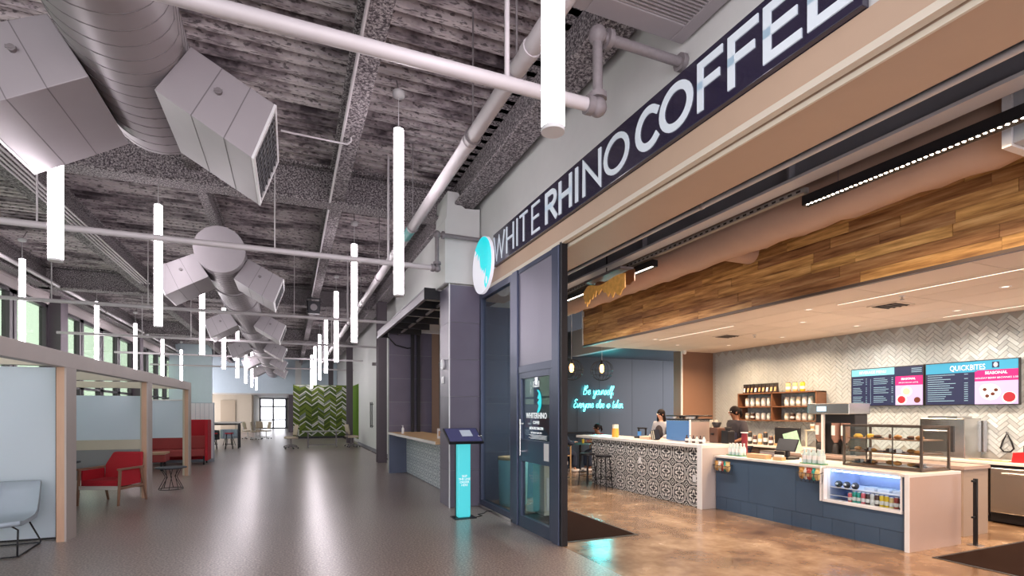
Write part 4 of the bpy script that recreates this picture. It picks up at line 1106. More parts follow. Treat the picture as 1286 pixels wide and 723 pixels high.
for k in range(3):
    o = jar((9.78, 8.02 - k * .17, 2.026), .05, .20, [DM['cream'], DM['cream'], DM['yellow']][k], ['left', 'middle', 'right'][k] + ' amber jar on top of the walnut shelf', 'jar', 'glass_jar', 'amber jars on the walnut shelf top', BLACK)
for rr, z_ in (('upper', 1.726), ('lower', 1.426)):
    for side, ys in (('left', [9.10 - k * .15 for k in range(5)]), ('right', [8.05 - k * .14 for k in range(5)])):
        for k, yy in enumerate(ys):
            mt_ = [CAPM, WBOT, CREAM, DM['dark'], DM['white']][(k + (2 if rr == 'lower' else 0)) % (3 if rr == 'upper' else 5)]
            jar((9.78, yy, z_), .05, .19 if rr == 'upper' else .15, mt_, '%s canister in the %s %s bay of the walnut shelf' % (['farthest left', 'second from left', 'middle', 'second from right', 'farthest right'][k], rr, side), 'canister', 'canister', 'canisters in the %s %s bay' % (rr, side), OAK if rr == 'upper' else CAPM)
# utensils and stock on the back counter
for k in range(9):
    jar((9.55, 9.1 - k * .14, .881), .045, .20 + .04 * (k % 3), [DM['dark'], KRAFT, BLACKPL][k % 3], '%s dark container on the back counter below the walnut shelf' % ['first', 'second', 'third', 'fourth', 'fifth', 'sixth', 'seventh', 'eighth', 'ninth'][k] + ', counted from the left', 'container', 'container', 'containers on the back counter', OAK)
for k in range(7):
    o = thing('paper_cup', ['farthest left', 'second from left', 'third from left', 'middle', 'third from right', 'second from right', 'farthest right'][k] + ' white paper cup lined up above the monitor', 'cup', (9.60, 7.32 - k * .13, 1.24), 0, 'paper cups on the wire riser')
    part('cup', B().lathe([(.030, 0), (.042, .12)], n=12), CAPM, o); part('sleeve', B().lathe([(.035, .03), (.041, .08)], n=12), DM['teal'] if k % 2 else KRAFT, o)
t = thing('wire_riser', 'cream riser shelf carrying paper cups on the back counter', 'rack', (9.60, 6.93, .881)); part('shelf', B().box(-.08, -.5, .34, .08, .5, .358), CREAM, t); part('leg', B().box(-.07, -.49, 0, -.05, -.47, .34), CREAM, t); part('leg', B().box(-.07, .47, 0, -.05, .49, .34), CREAM, t)
t = thing('rapid_oven', 'tall stainless countertop oven behind the pastry case', 'oven', (9.45, 4.68, .881))
part('body', B().box(0, 0, 0, .45, .62, .62), STEEL, t, bev=.01); part('door', B().box(-.02, .14, .1, 0, .60, .5), BLACKPL, t); part('handle', B().cyl((-.05, .16, .42), (-.05, .56, .42), .012, n=8), STEEL, t); part('top_pan', B().box(.0, .1, .62, .4, .5, .65), STEEL, t)
t = thing('wall_hose', 'black handled spray hose hanging left of the utensils on the tiled wall', 'hose', (9.93, 4.72, 1.0)); part('hose', B().tube([(0, 0, .4), (-.03, .03, .25), (-.03, .07, .05), (-.03, -.02, -.06)], .014, 6), BLACK, t); part('grip', B().box(-.05, .0, .3, -.02, .05, .42), BLACK, t); part('plate', B().box(-.01, -.10, -.02, .02, .12, .46), STEEL, t)
t = thing('cable_loop', 'black teardrop cable loop on the tiled wall above the back counter', 'cable', (9.95, 4.38, 1.08)); part('loop', B().tube([(-.015, .0, .20), (-.015, .05, .08), (-.015, .08, -.03), (-.015, .04, -.08), (-.015, -.04, -.08), (-.015, -.08, -.03), (-.015, -.05, .08)], .012, 6, True), BLACK, t); part('hook', B().box(-.03, -.01, .19, 0.01, .01, .22), STEEL, t)
t = thing('whisk', 'black whisk hanging on the tiled wall', 'utensil', (9.93, 4.06, 1.12))
wf = B()
for k in range(4):
    a = k * PI / 4; wf.tube([(0, 0, .15), (.03 * math.cos(a), .03 * math.sin(a), .05), (0, 0, -.03), (-.03 * math.cos(a), -.03 * math.sin(a), .05), (0, 0, .15)], .004, 4)
part('loops', wf, BLACK, t); part('grip', B().cyl((0, 0, .15), (0, 0, .30), .014), BLACK, t)
t = thing('brush', 'turquoise handled brush hanging on the tiled wall right of the whisk', 'utensil', (9.93, 3.88, 1.08)); part('handle', B().box(-.012, -.018, .1, .012, .018, .34), TEAL, t, bev=.005); part('head', B().box(-.03, -.055, 0, .03, .055, .12), TEAL, t, bev=.01)
t = thing('cutting_stand', 'red angled stand leaning on the back counter', 'stand', (9.55, 4.0, .881)); part('wedge', B().prism([(-.1, .12, 0), (-.1, -.16, 0), (-.1, -.16, .17), (-.1, .10, .14)], (.2, 0, 0)), M('red_plastic', (.55, .015, .02), .35), t); part('blade', B().box(-.02, -.08, .15, .0, .02, .24), BLACK, t)
t = thing('storage_tub', 'pale wooden crate of folded paper at the right end of the back counter', 'crate', (9.58, 3.55, .881)); part('tub', B().prism([(-.14, .30, 0), (-.14, -.5, 0), (-.14, -.5, .19), (-.14, .10, .19)], (.28, 0, 0)), CREAM, t)
for k in range(2): part('paper_sheet', B().box(-.12, -.45 + k * .3, .19, .12, -.2 + k * .3, .20), KRAFT, t)
t = thing('spice_jar', 'pale orange jar on the crate at the right edge', 'jar', (9.60, 3.74, 1.072 + .0)); part('jar', B().lathe([(.05, 0), (.055, .02), (.055, .09)], n=14), M('peach_glass', (.55, .28, .15), .3), t); part('lid', B().cyl((0, 0, .09), (0, 0, .11), .056, n=14), OAK, t)
t = thing('spice_jar', 'yellow tin on the crate at the right edge', 'jar', (9.60, 3.57, 1.082)); part('jar', B().lathe([(.065, 0), (.07, .02), (.07, .17)], n=14), DM['yellow'], t); part('lid', B().cyl((0, 0, .17), (0, 0, .19), .072, n=14), OAK, t)
t = thing('tongs', 'wooden tongs and cloth lying on the back counter', 'utensil', (9.45, 4.42, .881)); part('arm', B().box(-.015, -.2, 0, .01, .2, .02), OAK, t); part('arm', B().box(.02, -.18, 0, .045, .2, .02), BLACK, t); part('cloth', B().box(-.05, -.28, 0, .05, -.1, .015), DM['cream'], t, bev=.005)
t = thing('railing', 'short black metal rail at the end of the order counter', 'rail', (7.55, 3.62, 0)); part('post', B().box(.0, 0, 0, .035, .035, .80), BLACK, t); part('bar', B().box(-.05, .005, .76, .03, .03, .785).box(-.05, .005, .33, .03, .03, .35), BLACK, t); part('base_plate', B().box(-.05, -.04, 0, .08, .08, .01), STEEL, t)

# menu screens
def rgb(h): return tuple(int(h[i:i + 2], 16) / 255 for i in (0, 2, 4))
def lin(h): return tuple((c / 12.92 if c < .04 else ((c + .055) / 1.055) ** 2.4) for c in rgb(h))
def em(name, hexa, s=.42):
    return bpy.data.materials.get(name) or emit_mat(name, lin(hexa), s)
SB, STL, SMG, SWH, STX, SLV = em('screen_navy', '10204a', .30), em('screen_teal', '2f93b8'), em('screen_magenta', 'c41470'), em('screen_white', 'f0f4ff'), em('screen_text', '8fb4c8'), em('screen_lavender', 'b9a8dc')
SRED, SCRE, SBRN, SLTL = em('screen_red', 'a01c2c'), em('screen_cream', 'e0c8a0'), em('screen_brown', '5a2414'), em('screen_light_teal', '74c4dc')
def tv(y_left, label, which):
    W_, H_ = 1.25, .70
    t_ = thing('menu_screen', label, 'screen', (9.93, y_left, 1.705))
    part('bezel', B().box(-.045, -W_, 0, .0, 0, H_), BLACKPL, t_, bev=.004)
    part('mount', B().box(0, -.8, .2, .02, -.45, .5), BLACK, t_)
    sc = part('screen', B().box(-.048, -W_ + .015, .015, -.045, -.015, H_ - .015), SB, t_)
    def q(name, u0, v0, u1, v1, m, d=1): return part(name, B().box(-.048 - .0012 * d, -u1, v0, -.048, -u0, v1), m, sc)
    def tx(s, u, v, size, m=SWH, xs=1, w_=0):
        me = facing(text_mesh(s, size, .0005, w_, xs), (-.0515, -u, v), (0, -1, 0), (-1, 0, 0)); me.materials.append(m); link('lettering', me, sc)
    def disc(name, u, v, r, m, d=2, sq=1): part(name, B().prism([(-.048, -u + r * math.cos(a), v + r * sq * math.sin(a)) for a in [2 * PI * k / 20 for k in range(20)]], (-.0012 * d, 0, 0)), m, sc)
    if which == 0:
        q('header', .015, .56, .78, .685, SLTL); tx('BEVERAGE MENU', .40, .60, .07, SWH, .9)
        q('promo_banner', .80, .36, 1.235, .52, SMG); tx('SEASONAL', 1.01, .455, .05, SWH, .95, .001); tx('SPICED MOCHA LATTE', 1.01, .395, .03, SWH)
        q('promo_photo', .80, .015, 1.235, .36, SLV)
        disc('saucer', .98, .25, .09, SWH, 2); disc('coffee', .98, .25, .06, SCRE, 3); disc('berry_bowl', .90, .11, .09, SWH, 2); disc('berries', .90, .11, .065, SRED, 3); disc('cookie', 1.15, .10, .05, SBRN, 2)
        for cx_, wd in ((.04, .26), (.42, .34)):
            for k in range(14):
                if k in (4, 9): continue
                q('text_line', cx_, .50 - k * .033, cx_ + wd * random.uniform(.5, .8), .508 - k * .033, STX); q('price', cx_ + wd * .92, .50 - k * .033, cx_ + wd, .508 - k * .033, STX)
        for k in range(3): q('text_line', 1.06, .64 - k * .03, 1.22, .65 - k * .03, STX)
        q('column_rule', .365, .04, .369, .5, STX)
    else:
        q('header', .015, .52, .73, .685, STL); q('header', .73, .54, 1.235, .685, STL); tx('QUICKBITES', .60, .555, .12, SWH, .72)
        q('badge', .92, .57, 1.01, .66, SB, 2); disc('badge_mark', .965, .615, .025, SWH, 3, 1.4)
        q('promo_banner', .70, .37, 1.235, .54, SMG); tx('SEASONAL', .97, .475, .06, SWH, .95, .001); tx('HOLIDAY BERRY BROWNIES 3.50', .97, .405, .036, SWH)
        q('promo_photo', .70, .015, 1.235, .37, SLV)
        disc('plate', .90, .20, .13, SWH, 2, .95); disc('plate', .83, .25, .07, SWH, 3)
        for (u, v) in ((.83, .24), (.86, .14), (.93, .17), (.97, .23)): disc('bite', u, v, .026, SBRN, 4)
        disc('berry_bowl', 1.13, .11, .09, SWH, 2); disc('berries', 1.13, .12, .075, SRED, 3)
        for k in range(13):
            q('text_line', .04, .49 - k * .035, .04 + random.uniform(.2, .42), .499 - k * .035, STX)
            if k % 2 == 0 or k > 4: q('price', .56, .49 - k * .035, .61, .499 - k * .035, STX)
    return t_
tv(6.73, 'left menu screen listing drinks with a magenta seasonal panel', 0)
tv(5.46, 'right menu screen headed QUICKBITES with a pink panel and food plates', 1)

# ceiling fittings of the cafe
def vent(x_, y_, label):
    t_ = thing('ceiling_vent', label, 'vent', (x_, y_, 3.10)); part('frame', B().box(-.20, -.20, -.012, .20, .20, 0), CEILT, t_)
    part('opening', B().box(-.16, -.16, -.016, .16, .16, -.012), DARKVOID, t_)
    for k in range(4): part('louvre', B().box(-.16, -.13 + k * .08, -.024, .16, -.11 + k * .08, -.016), M('dk_louvre', (.10, .08, .07), .5) if 'dk_louvre' not in bpy.data.materials else bpy.data.materials['dk_louvre'], t_)
vent(7.77, 4.73, 'square ceiling vent in front of the menu screens')
vent(7.95, 7.9, 'square ceiling vent near the brown corner wall')
def linear_slot(x_, y0, y1, label):
    t_ = thing('linear_light', label, 'light', (x_, y0, 3.098)); part('housing', B().box(-.02, 0, -.006, .02, y1 - y0, 0), CEILT, t_)
    part('lit_strip', B().box(-.008, .01, -.008, .008, y1 - y0 - .01, -.006), emit_mat('warm_strip', (1, .85, .7), 1.3) if 'warm_strip' not in bpy.data.materials else bpy.data.materials['warm_strip'], t_)
linear_slot(7.05, 1.5, 5.0, 'long recessed linear light slot near the plank bulkhead')
linear_slot(9.5, 1.5, 5.0, 'long recessed linear light slot over the menu screens')
linear_slot(7.1, 6.9, 8.9, 'short recessed linear light slot at the far end of the panel ceiling')
def add_area(name, loc, power, size, color, rot=(0, 0, 0), spread=180, shape='DISK', size_y=None):
    l = bpy.data.lights.new(name, 'AREA'); l.energy = power; l.shape = shape; l.size = size; l.color = color; l.spread = R(spread)
    if size_y: l.size_y = size_y
    o_ = bpy.data.objects.new(name, l); COL.objects.link(o_); o_.location = loc; o_.rotation_euler = rot
    return o_
dl = []
for (x_, y_, lab) in ((6.62, 2.35, 'nearest the plank bulkhead at the right edge'), (6.95, 8.85, 'above the espresso machine'), (7.9, 3.5, 'between the linear slots at right'), (7.9, 6.2, 'over the till'), (9.1, 4.6, 'washing the menu screens'), (9.1, 6.1, 'left of the menu screens'), (9.1, 7.6, 'washing the right half of the walnut shelf'), (9.1, 9.0, 'washing the left half of the walnut shelf'), (8.0, 9.4, 'beside the brown corner wall'), (7.0, 5.4, 'over the bottle trays'), (9.1, 3.0, 'beyond the right edge of the screens')):
    t = thing('downlight', 'round white recessed downlight ' + lab, 'light', (x_, y_, 3.10), 0, 'recessed downlights in the cafe ceiling')
    part('trim_ring', B().lathe([(.035, -.002), (.055, -.006), (.06, 0)], n=20), CAPM, t); part('lens', B().cyl((0, 0, -.004), (0, 0, -.002), .034, n=16), emit_mat('downlight_lens', (1, .85, .7), 1.0) if 'downlight_lens' not in bpy.data.materials else bpy.data.materials['downlight_lens'], t)
    add_area('downlight_beam', (x_, y_, 3.085), 27 if x_ > 9 else 30, .10, (1, .80, .62) if x_ > 9 and y_ < 7 else WARM, spread=150)
# black open zone: beam, pipes, strut, track light, wrapped duct
t = thing('steel_beam', 'dark grey steel beam running along the black open ceiling', 'beam', (4.75, -2, 3.95)); part('web', B().box(-.02, 0, 0, .02, 15, .75), M('dark_grey_steel', (.22, .22, .25), .45, var=.3, nscale=2), t); part('bottom_flange', B().box(-.10, 0, -.03, .10, 15, 0), M('light_grey_flange', (.55, .55, .58), .4), t)
for k in range(6): part('stiffener', B().box(-.10, 1 + k * 2.4, 0, -.02, 1.02 + k * 2.4, .75), bpy.data.materials['dark_grey_steel'], t)
t = thing('sprinkler_pipe', 'thin pale pipe hung in the black open ceiling over the shop opening', 'pipe', (4.35, -2, 3.95)); part('pipe_run', B().cyl((0, 0, 0), (0, 14.8, 0), .028, n=10), CAPM, t)
for yy in (6.7, 10.4, 3.5): part('hanger_rod', B().cyl((0, yy, 0), (0, yy, 1.2), .008, n=5).cyl((0, yy - .02, 0), (0, yy + .02, 0), .034, n=8), PIPE, t)
t = thing('strut_channel', 'perforated grey strut channel under the steel beam', 'channel', (4.9, -2, 3.86)); part('channel', B().box(-.03, 5.8, 0, .03, 11.6, .05), M('galvanised', (.30, .29, .28), .4, metal=.5), t)
hb = B()
for k in range(56): hb.box(-.032, 5.85 + k * .1, .015, -.029, 5.90 + k * .1, .035)
part('slot_row', hb, DARKVOID, t)
DOT = emit_mat('warm_led_dot', (1, .78, .58), 22)
t = thing('track_light', 'long black linear light with a row of glowing dots over the shop opening', 'light', (4.95, 1.0, 3.74)); part('housing', B().box(-.05, 0, 0, .05, 2.86, .10), BLACK, t, bev=.004)
db = B()
for k in range(62): db.cyl((-.03, .03 + k * .0455, -.002), (-.03, .03 + k * .0455, 0.0), .013, n=8); 
part('led_row', db, DOT, t); part('drop_wire', B().cyl((0, .5, .1), (0, .5, 1.4), .003, n=4).cyl((0, 2.5, .1), (0, 2.5, 1.4), .003, n=4), IRON, t)
t = thing('track_light', 'second black linear light with a continuous strip, farther over the shop opening', 'light', (4.95, 6.3, 3.74)); part('housing', B().box(-.05, 0, 0, .05, 3.0, .10), BLACK, t, bev=.004); part('lit_strip', B().box(-.05, .02, -.004, -.02, 2.98, 0), emit_mat('warm_strip_bright', (1, .85, .7), 6), t)
part('drop_wire', B().cyl((0, .5, .1), (0, .5, 1.4), .003, n=4), IRON, t)
WRAP = M('wrapped_tan_duct', (.50, .34, .26), .5, var=.06, bmp=.35, bscale=5)
t = thing('wrapped_duct', 'fat tan wrapped duct running in front of the wood planks', 'duct', (5.50, 2.34, 3.98))
bb = B()
ringn = 15; vs = []; fs = []; nseg = 28
for i in range(52):
    yy = i * .2; rr = .30 + (.012 * math.sin(i * 2.1) if i % 4 else -.015)
    for k in range(nseg):
        a = 2 * PI * k / nseg; r2 = rr + .008 * math.sin(k * 2.7 + i * 1.7)
        vs.append((r2 * math.cos(a), yy, r2 * math.sin(a)))
for i in range(51):
    for k in range(nseg): fs.append((i * nseg + k, i * nseg + (k + 1) % nseg, (i + 1) * nseg + (k + 1) % nseg, (i + 1) * nseg + k))
bb.add(vs, fs, True); part('duct_barrel', bb, WRAP, t)
part('branch_collar', B().cyl((.18, 3.3, -.10), (.62, 3.3, -.10), .15, n=16), WRAP, t)
t = thing('fan_unit', 'light grey metal fan unit box joined to the wrapped duct at the right edge', 'air unit', (5.50, .74, 3.68)); part('housing', B().box(-.34, 0, .0, .34, 1.5, .62), M('light_grey_box', (.42, .44, .48), .45), t, bev=.01); part('collar', B().box(-.36, 1.5, -.02, .36, 1.56, .64), LIP, t); part('grille', B().box(-.26, .1, -.006, .26, 1.4, 0), BLACKPL, t)
add_area('track_beam', (4.93, 2.43, 3.735), 60, .06, WARM, shape='RECTANGLE', size_y=2.7, spread=150)
add_area('track_beam', (4.92, 7.8, 3.735), 75, .04, (1, .88, .78), shape='RECTANGLE', size_y=2.8, spread=150)
# carved gold-lit pendant
t = thing('driftwood_pendant', 'jagged gold-lit wooden pendant hanging before the plank bulkhead', 'pendant lamp', (4.66, 7.2, 3.5))
GOLD = M('gold_lit_wood', (.62, .34, .10), .5, var=.5, nscale=14, emit=(1, .45, .08), es=.08)
random.seed(5)
n_ = 26; lo = []; hi = []
for k in range(n_):
    u = -.62 + k * 1.2 / (n_ - 1); lo.append((u, -.05 - .05 * math.sin(k * .4) + random.choice((-.05, .03, 0, -.02)))); hi.append((u, .12 + .04 * math.sin(k * .35 + 1)))
def wavy(off, m, z0, z1, name):
    poly_ = [(off, u, lo_z * z1 + z0) for (u, lo_z) in lo] + [(off + .0, u, hz + z0) for (u, hz) in reversed(hi)]
    b_ = B()
    for k in range(n_ - 1):
        bow = .10 * math.sin(PI * k / (n_ - 1)); bow2 = .10 * math.sin(PI * (k + 1) / (n_ - 1))
        b_.prism([(off - bow, lo[k][0], lo[k][1] * z1 + z0), (off - bow2, lo[k + 1][0], lo[k + 1][1] * z1 + z0), (off - bow2, hi[k + 1][0], hi[k + 1][1] + z0), (off - bow, hi[k][0], hi[k][1] + z0)], (.02, 0, 0))
    part(name, b_, m, t)
wavy(-.05, GOLD, .02, 1.2, 'front_slat'); wavy(.12, WALNUT, .10, .5, 'rear_slat'); part('top_board', B().box(-.08, -.55, .26, .16, .5, .30), IRON, t); part('hanger_rod', B().cyl((.04, 0, .3), (.04, 0, 1.6), .01, n=6), BLACK, t)
t = thing('dome_camera', 'small white dome camera at the far corner of the panel ceiling', 'camera', (8.9, 10.2, 3.1)); part('mount', B().cyl((0, 0, -.03), (0, 0, 0), .05, n=16), CAPM, t); part('dome', B().ell((0, 0, -.05), (.045, .045, .045)), CAPM, t)
for (x_, y_, lab) in ((8.35, 7.6, 'right of the farther vent'), (7.3, 4.3, 'left of the nearer vent')):
    t = thing('sprinkler', 'small white sprinkler head ' + lab, 'sprinkler', (x_, y_, 3.1)); part('flange', B().cyl((0, 0, -.01), (0, 0, 0), .035, n=14), CAPM, t); part('nozzle', B().cyl((0, 0, -.045), (0, 0, -.01), .012, n=8).cyl((0, 0, -.05), (0, 0, -.045), .025, n=10), STEEL, t)

# ============================================================ LEFT PODS AND FURNITURE
random.seed(11)
pod = thing('meeting_pod', 'row of open meeting pods with greige beams, pale posts and frosted screens', 'pod', (-2.53, 8.41, 0), R(-1.75))
part('beam', B().box(-.12, -6.2, 2.15, 0, 7.10, 2.34), GREYLAM, pod, bev=.004)
for k, (y0, y1) in enumerate(((-.30, 0), (3.23, 3.53), (6.85, 7.10))):
    p_ = part('post', B().box(-.02, y0, 0, 0, y1, 2.15), GREYLAM, pod)
    part('inner_face', B().box(-.10, y0, 0, -.02, y1, 2.15), OAK, pod)  # oak colour stands in for the orange light on this face
    part('cross_beam', B().box(-2.9, y1 - .14, 2.18, -.10, y1, 2.33), CREAM, pod, bev=.003)
    part('jamb', B().box(-.17, y1 - .10, 0, -.10, y1, 2.18), CREAM, pod)
part('rear_beam', B().box(-2.9, -6, 2.18, -2.78, 7.1, 2.33), CREAM, pod)
part('rear_post', B().box(-2.9, -.3, 0, -2.78, 0, 2.18), CREAM, pod); part('rear_post', B().box(-2.9, 3.4, 0, -2.78, 3.53, 2.18), CREAM, pod); part('rear_post', B().box(-2.9, 6.9, 0, -2.78, 7.1, 2.18), CREAM, pod)
part('frosted_screen', B().box(-2.78, -.06, .02, -.19, -.045, 2.16), FROST, pod)
part('screen_edge', B().box(-.19, -.07, .0, -.17, -.03, 2.16), BLACK, pod); part('bottom_channel', B().box(-2.78, -.07, 0, -.17, -.03, .02), BLACK, pod)
part('frosted_screen', B().box(-2.78, 3.46, 1.08, -.17, 3.475, 1.90), FROST, pod); part('screen_rail', B().box(-2.78, 3.43, .90, -.17, 3.50, 1.08), CREAM, pod); part('lower_panel', B().box(-2.78, 3.44, .35, -.17, 3.49, .9), M('grey_felt_panel', (.28, .29, .30), .8), pod)
part('frosted_screen', B().box(-2.78, 7.02, .95, -.17, 7.035, 1.90), FROST, pod); part('screen_rail', B().box(-2.78, 7.0, 1.88, -.17, 7.06, 1.91), LIP, pod)
# red armchair
t = thing('armchair', 'red upholstered armchair with walnut wooden frame in front of the pod post', 'chair', (-2.88, 11.26, 0), R(-22.5)); t.scale = (1.08, 1.08, 1.08)
def slant(b, p0, p1, w0, w1, th):
    p0 = Vector(p0); p1 = Vector(p1)
    return b.add([p0 + Vector((-th, -w0, 0)), p0 + Vector((th, -w0, 0)), p0 + Vector((th, w0, 0)), p0 + Vector((-th, w0, 0)), p1 + Vector((-th, -w1, 0)), p1 + Vector((th, -w1, 0)), p1 + Vector((th, w1, 0)), p1 + Vector((-th, w1, 0))], [(3, 2, 1, 0), (4, 5, 6, 7), (0, 1, 5, 4), (1, 2, 6, 5), (2, 3, 7, 6), (3, 0, 4, 7)])
WFR = M('warm_walnut_frame', (.26, .14, .09), .4, var=.2, nscale=8)
for sx in (-.32, .32):
    part('leg', slant(B(), (sx, -.30, 0), (sx, -.26, .56), .013, .022, .015), WFR, t, bev=.004)
    part('leg', slant(B(), (sx, .34, 0), (sx, .20, .56), .013, .022, .015), WFR, t, bev=.004)
    part('armrest', B().box(sx - .025, -.30, .555, sx + .025, .26, .585), WFR, t, bev=.006)
    part('side_panel', B().box(sx - .035 if sx > 0 else sx + .005, -.24, .30, sx - .005 if sx > 0 else sx + .035, .22, .55), RED, t, bev=.008)
    part('side_rail', B().box(sx - .012, -.27, .25, sx + .012, .28, .29), WFR, t)
part('front_rail', B().box(-.32, -.295, .25, .32, -.27, .31), M('pale_front_rail', (.55, .50, .46), .4), t)
part('rear_rail', B().box(-.32, .27, .22, .32, .295, .26), WFR, t)
part('seat', B().box(-.28, -.27, .29, .28, .22, .40), RED, t, bev=.03)
bk = B().prism([(-.26, .17, .36), (-.30, .24, .60), (-.24, .34, .80), (.24, .34, .80), (.30, .24, .60), (.26, .17, .36)], (0, .06, .01))
part('backrest', bk, RED, t, bev=.02)
# round wire side table
t = thing('side_table', 'small round side table on a black wire hourglass base', 'table', (-2.26, 12.75, 0))
part('tabletop', B().cyl((0, 0, .44), (0, 0, .46), .28, n=28), DKFAB, t)
wf = B(); 
for rr, z_ in ((.22, .012), (.18, .43)): wf.tube([(rr * math.cos(2 * PI * q / 20), rr * math.sin(2 * PI * q / 20), z_) for q in range(20)], .007, 6, True)
part('wire_ring', wf, BLACK, t)
for k in range(8):
    a = 2 * PI * k / 8; part('leg', B().tube([(.22 * math.cos(a), .22 * math.sin(a), .012), (.10 * math.cos(a + .25), .10 * math.sin(a + .25), .26), (.18 * math.cos(a), .18 * math.sin(a), .43)], .007, 5), BLACK, t)
# grey lounge chair at the left edge
t = thing('lounge_chair', 'pale grey upholstered lounge chair on a thin black sled base at the left edge', 'chair', (-3.12, 7.78, 0), R(4))
prof = [(-.40, .405), (-.30, .385), (-.1, .39), (.08, .40), (.17, .44), (.22, .53), (.27, .66), (.30, .77), (.345, .77), (.32, .66), (.28, .52), (.24, .42), (.15, .345), (0, .335), (-.3, .335), (-.39, .36)]
b_ = B(); n_ = len(prof)
xs = [-.36, -.345, -.2, 0, .2, .345, .36]
vs = []
for q, x_ in enumerate(xs):
    sc_ = .93 if q in (0, len(xs) - 1) else 1.0
    for (y_, z_) in prof:
        vs.append((x_, y_ * sc_, .37 + (z_ - .37) * (sc_ if z_ < .5 else (.975 if sc_ < 1 else 1)) - .02 * (1 - (x_ / .36) ** 2) * (1 if z_ < .5 else 0)))
fs = []
for q in range(len(xs) - 1):
    for k in range(n_): fs.append((q * n_ + k, q * n_ + (k + 1) % n_, (q + 1) * n_ + (k + 1) % n_, (q + 1) * n_ + k))
b_.add(vs, fs, True); b_.add(vs[:n_], [tuple(range(n_))]); b_.add(vs[-n_:], [tuple(range(n_ - 1, -1, -1))])
part('seat_shell', b_, GREYFAB, t)
part('seam', B().tube([(0, -.38, .387), (0, -.1, .372), (0, .1, .388), (0, .2, .50), (0, .262, .66), (0, .295, .765)], .004, 5), GREYFAB, t)
for sx in (-.34, .34): part('sled_leg', B().tube([(sx * .75, -.30, .345), (sx, -.36, .30), (sx, -.38, .02), (sx, -.36, .008), (sx, .33, .008), (sx, .36, .03), (sx * .8, .16, .345)], .009, 8), BLACK, t)
part('cross_rod', B().cyl((-.34, -.37, .01), (.34, -.37, .01), .008), BLACK, t); part('cross_rod', B().cyl((-.34, .34, .01), (.34, .34, .01), .008), BLACK, t)
# desk and task chairs in the second pod
t = thing('pod_desk', 'dark topped desk inside the second pod behind the red armchair', 'desk', (-4.1, 11.0, 0)); part('desktop', B().box(-.9, -.35, .72, .75, .35, .75), DKFAB, t, bev=.004)
for sx in (-.8, .65): part('leg', B().box(sx - .03, -.03, .03, sx + .03, .03, .72), BLACK, t); part('foot', B().box(sx - .04, -.3, 0, sx + .04, .3, .03), BLACK, t)
def task_chair(loc, rz, label, seatm, group, frame=BLACK):
    t_ = thing('task_chair', label, 'chair', loc, rz, group)
    part('seat', B().box(-.23, -.23, .44, .23, .23, .50), seatm, t_, bev=.02)
    bk_ = B(); vs_ = []
    for q in range(5):
        for x_ in (-.22, -.11, 0, .11, .22): vs_.append((x_ * (1 - .03 * q), .22 + .02 * q - .05 * (abs(x_) / .22) ** 2, .58 + q * .11))
    f_ = [(r * 5 + c, r * 5 + c + 1, (r + 1) * 5 + c + 1, (r + 1) * 5 + c) for r in range(4) for c in range(4)]
    bk_.add(vs_, f_, True); o_ = part('backrest', bk_, seatm, t_); so = o_.modifiers.new('t', 'SOLIDIFY'); so.thickness = .025
    part('column', B().cyl((0, 0, .1), (0, 0, .44), .025), frame, t_); part('back_bar', B().tube([(0, .1, .44), (0, .25, .48), (0, .27, .7)], .018, 6), frame, t_)
    for k in range(5):
        a = 2 * PI * k / 5; l_ = part('base_leg', B().tube([(0, 0, .12), (.28 * math.cos(a), .28 * math.sin(a), .07)], [.025, .014], 6), frame, t_); part('caster', B().cyl((.28 * math.cos(a) - .01, .28 * math.sin(a), .03), (.28 * math.cos(a) + .02, .28 * math.sin(a), .03), .03, n=8), BLACK, l_)
    return t_
task_chair((-3.9, 11.9 - 1.6, 0), R(160), 'dark task chair tucked at the desk inside the second pod', DKFAB, 'task chairs in the pods')
task_chair((-4.6, 11.45, 0), R(0), 'second dark task chair behind the desk in the second pod', DKFAB, 'task chairs in the pods')
# red booth bench
t = thing('booth_sofa', 'high-backed red booth sofa with dusty red cushions beyond the pods', 'sofa', (-3.35, 18.6, 0))
part('back_panel', B().box(-1.05, .32, .12, 1.05, .42, 1.36), RED, t, bev=.02); part('side_panel', B().box(.98, -.35, .12, 1.06, .40, 1.36), RED, t, bev=.02)
part('side_panel', B().box(-1.06, -.35, .12, -.98, .40, 1.36), RED, t, bev=.02)
part('seat', B().box(-.97, -.34, .26, .97, .31, .46), REDDULL, t, bev=.03); part('back_cushion', B().box(-.95, .16, .46, .95, .32, .86), REDDULL, t, bev=.03)
for sx in (-.95, .95): 
    for sy in (-.28, .3): part('leg', B().cyl((sx, sy, .03), (sx, sy, .26), .02).cyl((sx - .02, sy, .035), (sx + .02, sy, .035), .035, n=10), BLACK, t)
t = thing('booth_sofa', 'low dusty red bench with pale arm seen under the second frosted screen', 'sofa', (-3.9, 17.0, 0))
part('seat', B().box(-.8, -.3, .24, .8, .3, .45), REDDULL, t, bev=.03); part('back_cushion', B().box(-.8, .2, .45, .1, .32, .75), RED, t, bev=.03); part('arm', B().box(.2, -.32, .45, .8, .32, .50), OAK, t)
for sx in (-.7, .7): part('leg', B().cyl((sx, -.2, .0), (sx, -.2, .26), .03), BLACK, t); part('leg', B().cyl((sx, .2, .0), (sx, .2, .26), .03), BLACK, t)
t = thing('acoustic_screen', 'white ribbed acoustic screen standing behind the red booth', 'screen', (-3.3, 19.4, 0)); part('frame', B().box(-1.0, 0, 0, 1.05, .05, 1.9), GREYFAB, t)
for k in range(16): part('slat', B().box(-.98 + k * .126, -.03, .1, -.98 + k * .126 + .115, 0, 1.88), LIP, t)
